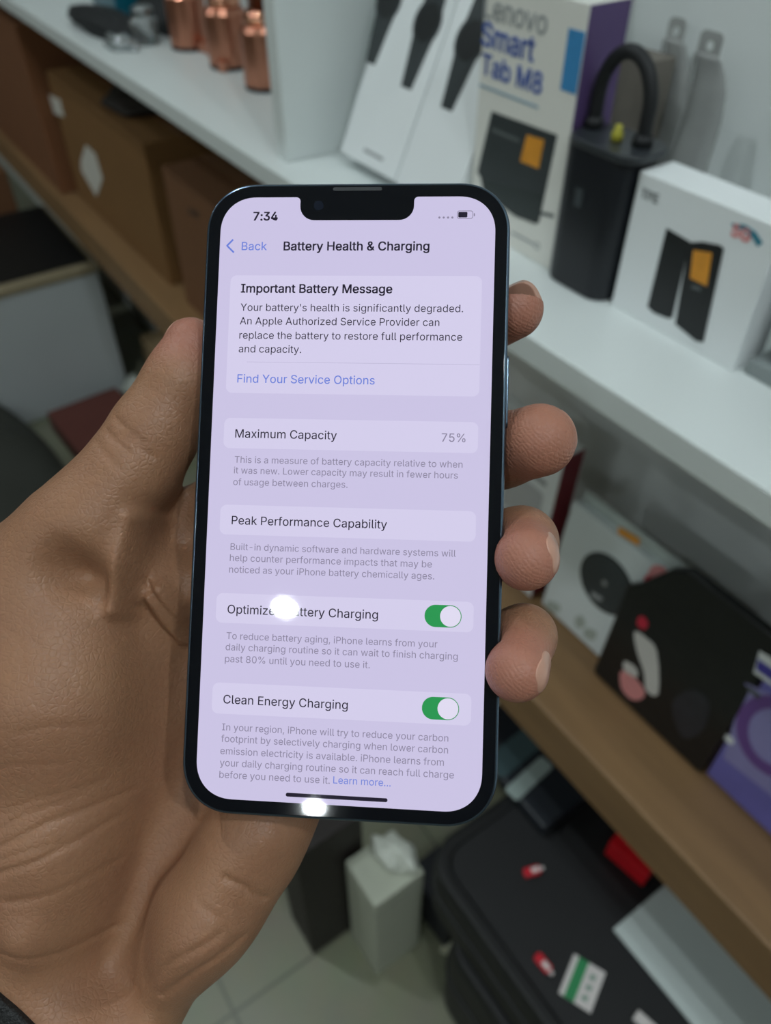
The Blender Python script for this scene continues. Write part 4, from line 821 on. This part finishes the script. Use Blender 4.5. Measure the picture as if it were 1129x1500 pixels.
def sdf_mesh(name, fn, lo, hi, h, M=None):
    """surface-nets mesh of fn = 0 in the box lo..hi; M turns grid points into hand millimetres"""
    lo, hi = np.array(lo, float), np.array(hi, float)
    nc = np.maximum(np.ceil((hi - lo) / (4 * h)).astype(int), 2)
    n = nc * 4
    ev = fn if M is None else (lambda P: fn(P @ M[:3, :3].T + M[:3, 3]))
    def pts(idx, step, off): return lo + (idx * step + off)
    ci = np.stack(np.meshgrid(*[np.arange(k) for k in nc], indexing='ij'), -1).reshape(-1, 3)
    cd = ev(pts(ci, 4 * h, 1.5 * h)).reshape(nc).astype(np.float32)
    D = cd.repeat(4, 0).repeat(4, 1).repeat(4, 2)
    fi = np.argwhere(np.abs(D) < 4 * h * 1.6)
    D[fi[:, 0], fi[:, 1], fi[:, 2]] = ev(pts(fi, h, 0))
    S = D < 0
    c8 = [(i, j, k) for i in (0, 1) for j in (0, 1) for k in (0, 1)]
    cnt = sum(S[i:n[0] - 1 + i, j:n[1] - 1 + j, k:n[2] - 1 + k].astype(np.int8) for i, j, k in c8)
    act = np.argwhere((cnt > 0) & (cnt < 8))
    vid = -np.ones(cnt.shape, np.int64); vid[act[:, 0], act[:, 1], act[:, 2]] = np.arange(len(act))
    val = np.stack([D[act[:, 0] + i, act[:, 1] + j, act[:, 2] + k] for i, j, k in c8], 1)
    acc = np.zeros((len(act), 3)); num = np.zeros(len(act))
    for a in range(8):
        for b in range(a + 1, 8):
            da = np.array(c8[b]) - np.array(c8[a])
            if np.abs(da).sum() != 1: continue
            va, vb = val[:, a], val[:, b]; m = (va < 0) != (vb < 0)
            t = va[m] / (va[m] - vb[m])
            acc[m] += np.array(c8[a]) + t[:, None] * da; num[m] += 1
    V = lo + (act + acc / num[:, None]) * h
    F = []
    for ax in range(3):
        s0 = [slice(1, n[q] - 1) for q in range(3)]; s1 = list(s0); s0[ax] = slice(0, n[ax] - 1); s1[ax] = slice(1, n[ax])
        A, B = S[tuple(s0)], S[tuple(s1)]
        e = np.argwhere(A != B); fl = A[A != B]
        off = [1, 1, 1]; off[ax] = 0; e = e + off
        u, w = [q for q in range(3) if q != ax]
        if ax == 1: u, w = w, u
        q4 = []
        for du, dw in ((1, 1), (0, 1), (0, 0), (1, 0)):
            g = e.copy(); g[:, u] -= du; g[:, w] -= dw; q4.append(vid[g[:, 0], g[:, 1], g[:, 2]])
        q4 = np.stack(q4, 1); q4[~fl] = q4[~fl][:, ::-1]
        F.append(q4)
    F = np.concatenate(F)
    F = F[(F >= 0).all(1)]
    if M is not None: V = V @ M[:3, :3].T + M[:3, 3]
    V = V * 0.001
    me = bpy.data.meshes.new(name)
    me.vertices.add(len(V)); me.vertices.foreach_set('co', V.astype(np.float32).ravel())
    me.loops.add(F.size); me.loops.foreach_set('vertex_index', F.astype(np.int32).ravel())
    me.polygons.add(len(F)); me.polygons.foreach_set('loop_start', np.arange(0, F.size, 4, dtype=np.int32))
    me.update(calc_edges=True); me.validate()
    me.polygons.foreach_set('use_smooth', [True] * len(me.polygons))
    return me

def skin_material():
    m = bpy.data.materials.new('skin'); m.use_nodes = True
    nt = m.node_tree; b = nt.nodes['Principled BSDF']; N = nt.nodes.new; L = nt.links.new
    tc = N('ShaderNodeTexCoord')
    n1 = N('ShaderNodeTexNoise'); n1.inputs['Scale'].default_value = 55; n1.inputs['Detail'].default_value = 3
    n2 = N('ShaderNodeTexNoise'); n2.inputs['Scale'].default_value = 700; n2.inputs['Detail'].default_value = 4
    L(tc.outputs['Object'], n1.inputs['Vector']); L(tc.outputs['Object'], n2.inputs['Vector'])
    mx = N('ShaderNodeMix'); mx.data_type = 'RGBA'
    mx.inputs['A'].default_value = (*lin((150, 106, 82)), 1); mx.inputs['B'].default_value = (*lin((164, 122, 91)), 1)
    L(n1.outputs['Fac'], mx.inputs['Factor'])
    m2 = N('ShaderNodeMix'); m2.data_type = 'RGBA'; m2.blend_type = 'MULTIPLY'; m2.inputs['Factor'].default_value = 0.22
    L(mx.outputs['Result'], m2.inputs['A']); L(n2.outputs['Fac'], m2.inputs['B'])
    at = N('ShaderNodeAttribute'); at.attribute_name = 'fingertip'
    m3 = N('ShaderNodeMix'); m3.data_type = 'RGBA'; m3.inputs['B'].default_value = (*lin((172, 113, 97)), 1)
    L(at.outputs['Fac'], m3.inputs['Factor']); L(m2.outputs['Result'], m3.inputs['A'])
    L(m3.outputs['Result'], b.inputs['Base Color'])
    wv = N('ShaderNodeTexWave'); wv.wave_type = 'BANDS'; wv.bands_direction = 'DIAGONAL'; wv.inputs['Scale'].default_value = 430
    wv.inputs['Distortion'].default_value = 5; wv.inputs['Detail Scale'].default_value = 0.35; wv.inputs['Detail'].default_value = 1
    L(tc.outputs['Object'], wv.inputs['Vector'])
    wm = N('ShaderNodeMath'); wm.operation = 'MULTIPLY'; L(wv.outputs['Fac'], wm.inputs[0]); L(at.outputs['Fac'], wm.inputs[1])
    b.inputs['Roughness'].default_value = 0.46
    b.inputs['Specular IOR Level'].default_value = 0.35
    b.inputs['Subsurface Weight'].default_value = 0.12
    b.inputs['Subsurface Radius'].default_value = (1.0, 0.35, 0.2); b.inputs['Subsurface Scale'].default_value = 0.002
    vo = N('ShaderNodeTexVoronoi'); vo.feature = 'DISTANCE_TO_EDGE'; vo.inputs['Scale'].default_value = 740
    L(tc.outputs['Object'], vo.inputs['Vector'])
    rp = N('ShaderNodeMapRange'); rp.inputs['From Max'].default_value = 0.22; L(vo.outputs['Distance'], rp.inputs['Value'])
    ad = N('ShaderNodeMath'); ad.operation = 'ADD'; L(rp.outputs['Result'], ad.inputs[0]); L(n2.outputs['Fac'], ad.inputs[1])
    ad2 = N('ShaderNodeMath'); ad2.operation = 'ADD'; L(ad.outputs['Value'], ad2.inputs[0]); L(wm.outputs['Value'], ad2.inputs[1])
    ad = ad2
    bp = N('ShaderNodeBump'); bp.inputs['Strength'].default_value = 0.30; bp.inputs['Distance'].default_value = 0.00025
    L(ad.outputs['Value'], bp.inputs['Height']); L(bp.outputs['Normal'], b.inputs['Normal'])
    return m
SKIN = skin_material()
hand = link('person', sdf_mesh('hand', hand_d, (-125, -235, -72), (62, 48, 16), 0.62), SKIN)
hand.matrix_world = PHONE_MW
co = np.empty(len(hand.data.vertices) * 3, np.float32); hand.data.vertices.foreach_get('co', co); co = co.reshape(-1, 3) * 1000
pink = np.zeros(len(co), np.float32)                              # the pinker skin of the finger pads
for c in list(FINGERS.values()) + [THUMB[::-1]]:
    pink = np.maximum(pink, 0.85 * np.exp(-(np.linalg.norm(co - c[-1][0], axis=1) / 11.0) ** 4))
at_ = hand.data.attributes.new('fingertip', 'FLOAT', 'POINT'); at_.data.foreach_set('value', pink)
tag(hand, 'left hand and wrist gripping the phone, thumb on its left edge, fingertips on its right', 'person')
NAIL = mat('fingernail', (188, 142, 122), 0.28, var=0.04, scale=300)
def nail(tip, prev, r, dors, ln, wd, shift=0.3, mname='fingernail', lab=None):
    t = tip - prev; t = t / np.linalg.norm(t)
    n = np.array(dors, float); n = n - t * (n @ t); n /= np.linalg.norm(n); s = np.cross(t, n)
    M = np.eye(4); M[:3, 0], M[:3, 1], M[:3, 2] = t, s, n; M[:3, 3] = tip + t * shift + n * r * 0.7
    Mi = np.linalg.inv(M)
    def fn(P):
        q = P @ Mi[:3, :3].T + Mi[:3, 3]
        w = np.abs(q) - np.array([ln / 2 - 3, wd / 2 - 3, 20])
        bx = np.linalg.norm(np.maximum(w[:, :2], 0), axis=1) + np.minimum(np.maximum(w[:, 0], w[:, 1]), 0) - 3
        return np.maximum(np.maximum(hand_d(P) - 0.14, bx), -(q[:, 2] + r * 0.45))
    e = max(ln, wd) * .6 + 2
    me = sdf_mesh('fingernail', fn, (-e, -e, -7), (e, e, r * .3 + 4), 0.2, M)
    o = link('fingernail', me, NAIL, hand)
    return o
for key, dors, ln, wd in (('ring', (.85, .4, -.45), 9.5, 8.5), ('pinky', (.97, .2, -.02), 9.0, 7.5), ('middle', (.35, .3, -.9), 12, 10.5), ('index', (.45, .55, -.6), 11.5, 10)):
    c = FINGERS[key]; nail(c[-1][0], c[-2][0], c[-1][1], dors, ln, wd)
nail(THUMB[0][0], THUMB[1][0], THUMB[0][1] + 1.2, (-.62, .25, -.6), 14, 12, -2.0)
# black bracelet round the wrist
ax_a, ax_b = loc(70, 1440, -28), loc(-260, 1800, -26)
ax = (ax_b - ax_a) / np.linalg.norm(ax_b - ax_a)
edge = loc(8, 1474, -6)
def band(P):
    q = (P - edge) @ ax
    return np.maximum(hand_d(P) - 1.8, np.abs(q - 7.0) - 7.0)
me = sdf_mesh('bracelet', band, (-125, -190, -72), (0, -100, 10), 0.8)
br = link('bracelet', me, mat('black_strap', (16, 16, 17), 0.6, bump=0.4, bscale=1500), hand); br['label'] = 'black bracelet strap'
